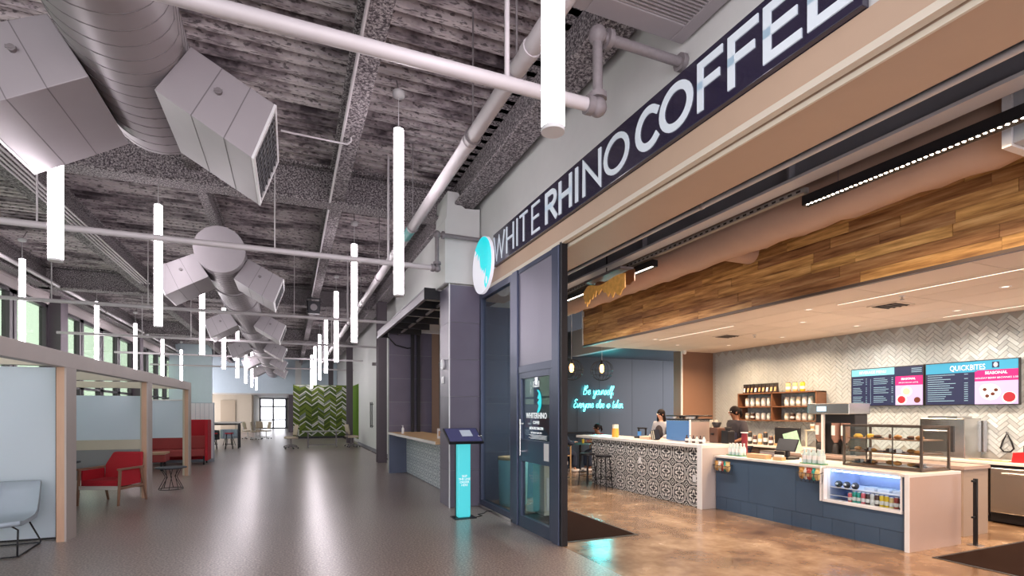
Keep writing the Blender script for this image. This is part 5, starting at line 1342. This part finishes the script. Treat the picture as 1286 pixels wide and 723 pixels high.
# grey tub chairs
for k, (x_, y_, lab, mm) in enumerate(((-3.3, 27.0, 'dark charcoal tub chair beyond the booth', DKFAB), (-2.65, 28.2, 'grey tub chair next to the charcoal one, near the high table', GREYFAB))):
    t = thing('tub_chair', lab, 'chair', (x_, y_, 0), R(30))
    part('shell', B().prism([(.38 * math.cos(a), .38 * math.sin(a), .35) for a in [R(-20 + 22 * q) for q in range(11)]] + [(.30 * math.cos(a), .30 * math.sin(a), .35) for a in [R(200 - 22 * q) for q in range(11)]], (0, 0, .42)), mm, t); part('seat', B().cyl((0, 0, .34), (0, 0, .46), .31, n=20), mm, t)
    for q in range(4):
        a = R(45 + 90 * q); part('leg', B().cyl((.28 * math.cos(a), .28 * math.sin(a), 0), (.18 * math.cos(a), .18 * math.sin(a), .35), .012, .015, n=6), BLACK, t)
t = thing('high_table', 'white topped bar-height table with dark square legs in the far lounge', 'table', (-3.0, 26.2, 0)); part('tabletop', B().box(-1.05, -.45, 1.10, 1.0, .45, 1.16), WHITEQ, t); part('apron', B().box(-1.0, -.4, 1.03, .95, .4, 1.10), BLACK, t)
for sx in (-.98, .90):
    for sy in (-.4, .34): part('leg', B().box(sx, sy, 0, sx + .06, sy + .06, 1.03), BLACK, t)
def stool(loc, rz, label, seatm, group):
    t_ = thing('bar_stool', label, 'stool', loc, rz, group)
    part('seat', B().cyl((0, 0, .66), (0, 0, .70), .17, n=20), seatm, t_)
    for q in range(4):
        a = R(45 + 90 * q); part('leg', B().cyl((.20 * math.cos(a), .20 * math.sin(a), 0), (.13 * math.cos(a), .13 * math.sin(a), .66), .012, n=6), BLACK, t_)
    part('foot_ring', B().tube([(.18 * math.cos(2 * PI * q / 12), .18 * math.sin(2 * PI * q / 12), .22) for q in range(12)], .008, 5, True), BLACK, t_)
    return t_
for k, (x_, y_, lab) in enumerate(((-3.7, 25.5, 'left red stool at the far white high table'), (-3.0, 25.5, 'middle red stool at the far white high table'), (-2.4, 25.5, 'right red stool at the far white high table'))): stool((x_, y_, 0), 0, lab, RED, 'red stools at the high table')
TAN = M('beige_mesh', (.48, .40, .30), .7)
for k, (x_, y_, rz, lab) in enumerate(((-1.8, 33.5, 90, 'nearest beige chair right of the far high table'), (-1.3, 34.4, -60, 'right-hand beige chair by the far glass doors'), (-2.3, 34.8, 120, 'left beige chair of the far group'), (-1.7, 35.8, 10, 'farthest beige chair of the far group'))): task_chair((x_, y_, 0), R(rz), lab, TAN, 'beige chairs in the far lounge', CAPM)
# meeting table in front of the felt screen
t = thing('meeting_table', 'grey meeting table with pale legs in front of the green felt screen', 'table', (1.35, 25.2, 0)); part('tabletop', B().box(-.85, -.5, .71, .85, .5, .74), M('grey_table_top', (.22, .23, .22), .3), t, bev=.004)
for sx in (-.6, .6): part('leg', B().box(sx - .03, -.03, .04, sx + .03, .03, .71).box(sx - .03, -.35, .02, sx + .03, .35, .05), IRON, t)
part('cross_bar', B().box(-.6, -.02, .1, .6, .02, .14), IRON, t)
for (x_, y_, rz, lab) in ((.05, 24.7, -70, 'beige chair at the near left of the grey meeting table'), (.05, 25.7, -110, 'beige chair at the far left of the grey meeting table'), (2.65, 24.7, 80, 'beige chair at the near right of the grey meeting table'), (2.65, 25.6, 110, 'beige chair at the far right of the grey meeting table')): task_chair((x_, y_, 0), R(rz), lab, TAN, 'beige chairs round the meeting table', IRON)
# green felt chevron screen
FG = [M('dark_green_felt', (.065, .105, .018), .9), M('olive_felt', (.16, .22, .03), .9), M('white_felt', (.60, .62, .56), .9), M('grey_felt', (.22, .26, .24), .9)]
t = thing('felt_screen', 'tall screen of green and white chevron felt strips at the end of the hall', 'screen', (1.75, 34, 0))
part('backing', B().box(-1.57, .0, .12, 1.57, .12, 3.24), FG[0], t)
part('base', B().box(-1.5, -.1, 0, 1.5, .2, .12), BLACK, t)
cw_ = 3.14 / 9
for c in range(9):
    up = c % 2
    for r_ in range(31):
        z0 = .14 + r_ * .10; zl, zr = (z0, z0 + cw_ * .75) if up else (z0 + cw_ * .75, z0)
        mt_ = random.choices(FG, (5, 4, 1.2, .8))[0] if r_ % 3 else FG[random.choice((1, 2, 2))]
        x0 = -1.57 + c * cw_; top_ = 3.24
        if max(zl, zr) > 3.16: 
            zl, zr = min(zl, 3.14), min(zr, 3.14)
        part('felt_strip', B().prism([(x0 + .004, 0, zl), (x0 + cw_ - .004, 0, zr), (x0 + cw_ - .004, 0, zr + .075), (x0 + .004, 0, zl + .075)], (0, -.03 - .01 * (r_ % 2), 0)), mt_, t)
t = thing('acoustic_board', 'bright green felt wall panel beside the white barn door wall', 'panel', (3.30, 29, 0)); part('panel', B().box(-.05, -1.8, .2, .02, 2.2, 3.05), M('lime_felt', (.22, .36, .015), .9), t)
for k in range(14): part('rib', B().box(-.09, -1.75 + k * .28, .22, -.05, -1.60 + k * .28, 3.03), M('moss_felt', (.12, .24, .01), .9) if 'moss_felt' not in bpy.data.materials else bpy.data.materials['moss_felt'], t)

# ============================================================ NEON, CAGE PENDANTS, CAFE SEATING
NEON = emit_mat('cyan_neon', (.10, .88, .90), 4.5)
G = {'B': ([(0, 0), (.12, 1.9), (.1, .95), (.5, 1.9), (.62, 1.5), (.2, 1.0), (.62, .75), (.5, .1), (0, .05)], .8),
     'E': ([(.62, 1.75), (.3, 1.9), (.12, 1.5), (.42, 1.1), (.1, .8), (.0, .3), (.3, 0), (.7, .35)], .75),
     'e': ([(0, .4), (.45, .6), (.4, .95), (.15, .85), (.1, .3), (.35, 0), (.6, .3)], .55),
     'y': ([(0, .9), (.1, .3), (.35, .15), (.5, .9), (.5, .3), (.4, -.7), (.15, -.8), (.2, -.2), (.65, .3)], .6),
     'o': ([(.35, .9), (.1, .7), (.1, .2), (.35, 0), (.55, .4), (.4, .9), (.6, .75)], .55),
     'u': ([(0, .9), (.05, .2), (.3, .05), (.5, .9), (.5, .15), (.65, .2)], .6),
     'r': ([(0, .3), (.15, 1.0), (.3, .8), (.35, .2), (.5, .1)], .45),
     's': ([(0, .1), (.25, 1.0), (.4, .4), (.25, 0), (.05, .1), (.5, .3)], .48),
     'l': ([(0, .3), (.35, 1.6), (.25, 1.9), (.1, 1.2), (.1, .2), (.35, .1)], .35),
     'f': ([(0, .3), (.4, 1.6), (.3, 1.9), (.15, 1.2), (.05, -.6), (.25, -.5), (.2, .3), (.5, .4)], .42),
     'v': ([(0, .9), (.2, 0), (.5, .95), (.6, .8)], .5),
     'n': ([(0, .9), (.05, 0), (.1, .7), (.3, .95), (.4, .1), (.55, .15)], .52),
     'm': ([(0, .9), (.05, 0), (.1, .7), (.3, .9), (.3, .1), (.55, .9), (.6, .1), (.7, .2)], .7),
     'i': ([(0, .3), (.12, .9), (.12, .1), (.3, .2)], .28),
     't': ([(.15, 1.6), (.08, .2), (.3, .05), (.4, .2)], .35),
     'a': ([(.4, .85), (.1, .75), (.05, .2), (.3, .1), (.45, .85), (.45, .1), (.6, .2)], .58),
     'k': ([(.0, .2), (.3, 1.7), (.15, 1.6), (.08, 0), (.1, .5), (.35, .8), (.15, .45), (.45, .05), (.55, .2)], .52),
     '.': ([(.05, 0), (.1, .06)], .25)}
def smooth(pts, n=4):
    out = []; P_ = [Vector((*p, 0)) for p in pts]
    for i in range(len(P_) - 1):
        p0 = P_[max(i - 1, 0)]; p1 = P_[i]; p2 = P_[i + 1]; p3 = P_[min(i + 2, len(P_) - 1)]
        for k in range(n):
            q = k / n; out.append(.5 * ((2 * p1) + (-p0 + p2) * q + (2 * p0 - 5 * p1 + 4 * p2 - p3) * q * q + (-p0 + 3 * p1 - 3 * p2 + p3) * q ** 3))
    out.append(P_[-1]); return out
t = thing('neon_sign', 'turquoise handwritten neon sign reading Be yourself. Everyone else is taken.', 'neon sign', (8.3, 13.10, 2.0))
def neon_line(s, x0, x1, z0, xh):
    tot = sum(.6 if c == ' ' else G[c][1] for c in s); k = (x1 - x0) / tot; x_ = x0
    for c in s:
        if c == ' ': x_ += .6 * k; continue
        pts, wd = G[c]; sp = smooth(pts)
        part('neon_letter', B().tube([(x_ - 8.3 + (p.x * k) + p.y * xh * .18, 0, z0 - 2.0 + p.y * xh) for p in sp], .0065, 6), NEON, t); x_ += wd * k
    if 't' in s:
        pass
neon_line('Be yourself.', 7.76, 8.80, 2.10, .135)
neon_line('Everyone else is taken.', 7.44, 9.14, 1.72, .125)
part('backer_wire', B().tube([(-.7, .05, -.15), (-.7, .05, -1.2)], .006, 4), BLACK, t)
add_area('neon_glow', (8.3, 13.0, 2.0), 16, .5, (.05, .85, .9), rot=(R(-90), 0, 0), shape='RECTANGLE', size_y=.4)
AMB = emit_mat('amber_bulb', (1, .48, .12), 6)
for (x_, y_, z_, lab) in ((6.42, 11.4, 2.64, 'left'), (7.36, 11.5, 2.66, 'right'), (6.62, 12.1, 2.74, 'rear left')):
    t = thing('cage_pendant', lab + ' round black wire cage pendant with an amber bulb before the neon wall', 'pendant lamp', (x_, y_, z_), 0, 'wire cage pendants')
    for k in range(16):
        a = 2 * PI * k / 16; part('cage_wire', B().tube([(.29 * math.sin(R(p_)) * math.cos(a) * (1 if p_ < 120 else 1), .29 * math.sin(R(p_)) * math.sin(a), .26 * math.cos(R(p_))) for p_ in range(15, 166, 15)], .004, 4), BLACK, t)
    for zz_, rr in ((.25, .08), (0, .29), (-.12, .26), (-.25, .08)): part('cage_ring', B().tube([(rr * math.cos(2 * PI * q / 24), rr * math.sin(2 * PI * q / 24), zz_) for q in range(24)], .005, 4, True), BLACK, t)
    part('bulb', B().lathe([(.02, -.06), (.05, -.02), (.055, .08), (.03, .15)], n=14), AMB, t); part('socket', B().cyl((0, 0, .15), (0, 0, .26), .03), BLACK, t); part('cord', B().cyl((0, 0, .26), (0, 0, 5.2 - z_), .006, n=5), CAPM, t)
stool((6.0, 9.95, 0), R(10), 'black round bar stool nearest the far end of the tiled bar', BLACK, 'black stools at the tiled bar')
stool((6.02, 9.35, 0), R(30), 'black round bar stool just in front of the tiles, nearer the camera', BLACK, 'black stools at the tiled bar')
t = thing('cafe_table', 'small round turquoise-lit cafe table between the two seated people', 'table', (7.22, 12.35, 0)); part('tabletop', B().cyl((0, 0, .73), (0, 0, .76), .30, n=24), M('dark_teal_top', (.05, .14, .15), .3), t); part('pedestal', B().cyl((0, 0, .02), (0, 0, .73), .03), BLACK, t); part('base', B().cyl((0, 0, 0), (0, 0, .02), .22, n=20), BLACK, t)
t = thing('glass', 'small amber drink glass on the round cafe table', 'glass', (7.25, 12.25, .76)); part('tumbler', B().lathe([(.03, 0), (.038, .11)], n=12), M('amber_glass', (.5, .4, .05), .2), t); part('straw', B().cyl((0, 0, .02), (.02, 0, .17), .004, n=5), CAPM, t)
def cafe_chair(loc, rz, label):
    t_ = thing('cafe_chair', label, 'chair', loc, rz, 'wooden cafe chairs'); part('seat', B().box(-.21, -.21, .43, .21, .21, .46), WOODLT, t_, bev=.01); part('backrest', B().box(-.2, .20, .68, .2, .22, .84), WOODLT, t_, bev=.01)
    for sx in (-.18, .18):
        for sy in (-.18, .2): part('leg', B().box(sx - .015, sy - .015, 0, sx + .015, sy + .015, .43 if sy < 0 else .84), WOODLT, t_)
cafe_chair((6.62, 12.35, 0), R(-90), 'wooden cafe chair under the person in the pale pink shirt'); cafe_chair((7.84, 12.35, 0), R(90), 'wooden cafe chair under the person in the maroon top')
t = thing('rear_table', 'long dark shelf table against the wall below the neon sign', 'table', (7.5, 12.95, 0)); part('tabletop', B().box(-.6, -.15, 1.0, .6, .15, 1.03), BLACK, t)
for sx in (-.5, .5): part('leg', B().box(sx - .02, -.02, 0, sx + .02, .02, 1.0), BLACK, t)

# ---- people: one skinned body each, clothes and hair as children
def skinned(name, verts, edges, radii, mat, parent, sub=2):
    me_ = bpy.data.meshes.new(name); me_.from_pydata(verts, edges, []); me_.materials.append(mat)
    o_ = link(name, me_, parent)
    sk = o_.modifiers.new('skin', 'SKIN'); sk.use_smooth_shade = True
    for k, r_ in enumerate(radii):
        rv = r_ if isinstance(r_, tuple) else (r_, r_)
        me_.skin_vertices[0].data[k].radius = rv
    me_.skin_vertices[0].data[0].use_root = True
    ss = o_.modifiers.new('sub', 'SUBSURF'); ss.levels = sub; ss.render_levels = sub
    return o_
def person(label, loc, rz, pose, skin, top, bottom, hairstyle, extras=()):
    """faces -Y. pose: dict of joints"""
    t_ = thing('person', label, 'person', loc, rz)
    J = pose
    names = list(J.keys()); idx = {n_: k for k, n_ in enumerate(names)}
    E_ = [('pelvis', 'belly'), ('belly', 'chest'), ('chest', 'neck'), ('neck', 'head0'), ('head0', 'head1'), ('chest', 'shL'), ('chest', 'shR'), ('shL', 'elL'), ('shR', 'elR'), ('elL', 'wrL'), ('elR', 'wrR'), ('wrL', 'paL'), ('wrR', 'paR'),
          ('pelvis', 'hipL'), ('pelvis', 'hipR'), ('hipL', 'knL'), ('hipR', 'knR'), ('knL', 'anL'), ('knR', 'anR'), ('anL', 'toL'), ('anR', 'toR')]
    Rr = dict(pelvis=(.13, .10), belly=(.125, .09), chest=(.14, .10), neck=.048, head0=(.062, .075), head1=(.070, .088), shL=.052, shR=.052, elL=.038, elR=.038, wrL=.026, wrR=.026, paL=(.032, .014), paR=(.032, .014), hipL=.085, hipR=.085, knL=.058, knR=.058, anL=.036, anR=.036, toL=(.035, .025), toR=(.035, .025))
    vs_ = [J[n_] for n_ in names]; es = [(idx[a], idx[b]) for a, b in E_]; rs = [Rr[n_] for n_ in names]
    # fingers and thumb on each hand
    for sd in 'LR':
        pw = Vector(J['wr' + sd]); pp = Vector(J['pa' + sd]); d = (pp - pw).normalized(); side = d.cross(Vector((0, 0, 1))); side = side.normalized() if side.length > .1 else Vector((1, 0, 0))
        dn = Vector((0, 0, -1)) if abs(d.z) < .8 else Vector((0, -1, 0))
        for k, (o_, ln) in enumerate(((-.026, .052), (-.009, .062), (.009, .058), (.026, .044))):
            b0 = pp + side * o_ + d * .01; b1 = b0 + d * ln * .6 + dn * .006; b2 = b1 + d * ln * .45 + dn * .022
            n0 = len(vs_); vs_ += [b0, b1, b2]; rs += [.009, .0085, .007]; es += [(idx['pa' + sd], n0), (n0, n0 + 1), (n0 + 1, n0 + 2)]
        sg = 1 if sd == 'L' else -1
        b0 = pw + d * .025 + side * .03 * sg; b1 = b0 + d * .035 + side * .018 * sg + dn * .01; n0 = len(vs_); vs_ += [b0, b1]; rs += [.011, .008]; es += [(idx['wr' + sd], n0), (n0, n0 + 1)]
    body = skinned('body', [tuple(v) for v in vs_], es, rs, skin, t_)
    def sub(nm, keys, edges, grow, mat_, sub_=2, rad=None):
        ks = list(keys); m_ = {k_: q for q, k_ in enumerate(ks)}
        def rg(k_):
            r_ = (rad or {}).get(k_, Rr.get(k_, .05)); return (r_[0] + grow, r_[1] + grow) if isinstance(r_, tuple) else (r_ + grow, r_ + grow)
        return skinned(nm, [tuple(JJ[k_]) for k_ in ks], [(m_[a], m_[b]) for a, b in edges], [rg(k_) for k_ in ks], mat_, t_, sub_)
    JJ = dict(J)
    for sd in 'LR':
        JJ['slv' + sd] = tuple(Vector(J['sh' + sd]).lerp(Vector(J['el' + sd]), .8)); JJ['cuff' + sd] = tuple(Vector(J['el' + sd]).lerp(Vector(J['wr' + sd]), .85)); JJ['hem' + sd] = tuple(Vector(J['kn' + sd]).lerp(Vector(J['an' + sd]), .92))
    JJ['collar'] = tuple(Vector(J['chest']).lerp(Vector(J['neck']), .55))
    if 'long' in extras:
        sub('shirt', ['pelvis', 'belly', 'chest', 'collar', 'shL', 'shR', 'elL', 'elR', 'cuffL', 'cuffR'], [('pelvis', 'belly'), ('belly', 'chest'), ('chest', 'collar'), ('chest', 'shL'), ('chest', 'shR'), ('shL', 'elL'), ('shR', 'elR'), ('elL', 'cuffL'), ('elR', 'cuffR')], .030, top, rad={'collar': .06, 'cuffL': .03, 'cuffR': .03})
    else:
        sub('shirt', ['pelvis', 'belly', 'chest', 'collar', 'shL', 'shR', 'slvL', 'slvR'], [('pelvis', 'belly'), ('belly', 'chest'), ('chest', 'collar'), ('chest', 'shL'), ('chest', 'shR'), ('shL', 'slvL'), ('shR', 'slvR')], .030, top, rad={'collar': .06, 'slvL': .05, 'slvR': .05})
    sub('trousers', ['pelvis', 'hipL', 'hipR', 'knL', 'knR', 'hemL', 'hemR'], [('pelvis', 'hipL'), ('pelvis', 'hipR'), ('hipL', 'knL'), ('hipR', 'knR'), ('knL', 'hemL'), ('knR', 'hemR')], .024, bottom, rad={'pelvis': (.125, .1), 'hemL': .05, 'hemR': .05})
    for sd in 'LR':
        a = Vector(J['an' + sd]); o_ = Vector(J['to' + sd]); mtx = Matrix.Rotation(math.atan2(o_.y - a.y, o_.x - a.x), 3, 'Z')
        part('shoe', B().ell(((a.x + o_.x) / 2, (a.y + o_.y) / 2, .04), (.14, .048, .042), 12, 7, mtx), WHITECLOTH if 'whiteshoe' in extras else BLACKPL, t_)
    # head details
    h0 = Vector(J['head0']); h1 = Vector(J['head1']); c = h0.lerp(h1, .55); f = Vector(J['_face']) if '_face' in J else Vector((0, -1, 0))
    return t_, c
def stand_pose(bend=0.0, armL=None, armR=None):
    J = dict(pelvis=(0, 0, .93), belly=(0, -.02 - bend * .08, 1.08), chest=(0, -.02 - bend * .20, 1.32), neck=(0, -bend * .28, 1.46), head0=(0, -.02 - bend * .34, 1.55), head1=(0, -.02 - bend * .38, 1.62),
             shL=(.18, -bend * .22, 1.38), shR=(-.18, -bend * .22, 1.38), elL=(.24, -.02 - bend * .2, 1.12), elR=(-.24, -.02 - bend * .2, 1.12), wrL=(.19, -.24 - bend * .2, 1.04), wrR=(-.19, -.24 - bend * .2, 1.04), paL=(.17, -.31 - bend * .2, 1.04), paR=(-.17, -.31 - bend * .2, 1.04),
             hipL=(.09, 0, .88), hipR=(-.09, 0, .88), knL=(.10, -.02, .48), knR=(-.10, -.02, .48), anL=(.10, .02, .08), anR=(-.10, .02, .08), toL=(.11, -.12, .035), toR=(-.11, -.12, .035))
    return J
def sit_pose():
    return dict(pelvis=(0, .06, .55), belly=(0, .05, .68), chest=(0, .0, .90), neck=(0, -.03, 1.03), head0=(0, -.06, 1.12), head1=(0, -.07, 1.19), shL=(.17, -.01, .96), shR=(-.17, -.01, .96), elL=(.22, -.14, .76), elR=(-.22, -.14, .76), wrL=(.12, -.34, .80), wrR=(-.12, -.34, .80), paL=(.09, -.40, .80), paR=(-.09, -.40, .80),
                hipL=(.09, .02, .52), hipR=(-.09, .02, .52), knL=(.11, -.34, .50), knR=(-.11, -.34, .50), anL=(.11, -.34, .08), anR=(-.11, -.34, .08), toL=(.12, -.46, .035), toR=(-.12, -.46, .035))
def head_bits(t_, c, skin, style):
    """face on the -Y side of the head centre"""
    x, y, z = c
    part('nose', B().ell((x, y - .095, z - .005), (.013, .02, .02), 8, 6), skin, t_)
    for sx in (-.03, .03): part('eye', B().ell((x + sx, y - .082, z + .018), (.012, .008, .007), 8, 5), CAPM, t_); part('pupil', B().ell((x + sx, y - .09, z + .018), (.005, .003, .006), 6, 4), BLACKPL, t_)
    part('mouth', B().ell((x, y - .084, z - .045), (.024, .008, .006), 8, 5), M('lips', (.30, .08, .07), .5) if 'lips' not in bpy.data.materials else bpy.data.materials['lips'], t_)
    for sx in (-.075, .075): part('ear', B().ell((x + sx, y - .0, z), (.01, .018, .028), 8, 6), skin, t_)
    hb_ = B().ell((x, y + .022, z + .028), (.088, .096, .100), 16, 10)
    if style == 'bun': hb_.ell((x, y + .125, z + .03), (.045, .05, .045), 12, 8).tube([(x, y + .14, z + .02), (x, y + .17, z - .04), (x, y + .15, z - .10)], [.03, .028, .01], 8)
    if style == 'long': hb_.tube([(x - .075, y + .02, z + .03), (x - .09, y + .03, z - .1), (x - .085, y + .03, z - .22)], [.03, .035, .02], 8).tube([(x + .075, y + .02, z + .03), (x + .09, y + .03, z - .1), (x + .085, y + .03, z - .22)], [.03, .035, .02], 8).tube([(x, y + .06, z + .02), (x, y + .085, z - .12), (x, y + .08, z - .25)], [.06, .07, .04], 8)
    part('hair', hb_, HAIR, t_)
# barista at the till end
J = stand_pose(.32)
J['elR'] = (-.25, .0, 1.14); J['wrR'] = (-.14, -.28, 1.02); J['paR'] = (-.10, -.34, 1.0)
t, c = person('barista in a black short-sleeved shirt leaning over the order counter', (7.78, 7.42, 0), R(-98), J, SKIN, TEE, JEANS, 'bun'); head_bits(t, c, SKIN, 'bun')
part('apron', B().prism([(-.13, -.17, 1.22), (.13, -.17, 1.22), (.17, -.13, .62), (-.17, -.13, .62)], (0, -.015, 0)), M('dark_apron', (.03, .03, .06), .8), t)
J = stand_pose(.2)
t, c = person('woman with long black hair and grey sleeves behind the espresso machine', (7.62, 9.42, -.0), R(-80), J, SKIN2, GREYTEE, JEANS, 'long', ('long',)); t.scale = (.97, .97, .97); head_bits(t, c, SKIN2, 'long')
part('vest', B().ell((0, -.05, 1.2), (.165, .135, .22), 14, 9), TEE, t)
t, c = person('seated person in a pale pink shirt and dark jacket at the round table', (6.64, 12.35, 0), R(90), sit_pose(), SKIN2, JEANS, JEANS, 'bun', ('long', 'whiteshoe')); head_bits(t, c, SKIN2, 'short')
part('shirt_front', B().ell((0, -.105, .88), (.055, .03, .12), 12, 8), M('pale_pink_cotton', (.62, .42, .48), .8), t)
t, c = person('seated person in a maroon top with dark hair at the round table', (7.80, 12.35, 0), R(-90), sit_pose(), SKIN, MAROON, JEANS, 'bun', ('long', 'whiteshoe')); head_bits(t, c, SKIN, 'bun')
# bottles and small cup stack beside the barista
t = thing('syrup_stack', 'tall stack of deep red cups with a pale lid beside the barista', 'cups', (6.98, 6.56, .886)); part('stack', B().lathe([(.05, 0), (.045, .20), (.05, .21), (.045, .36)], n=16), MAROON, t); part('lid', B().cyl((0, 0, .36), (0, 0, .375), .06, n=16), CAPM, t)
# hall fill: shell left open behind the camera so sky light floods in
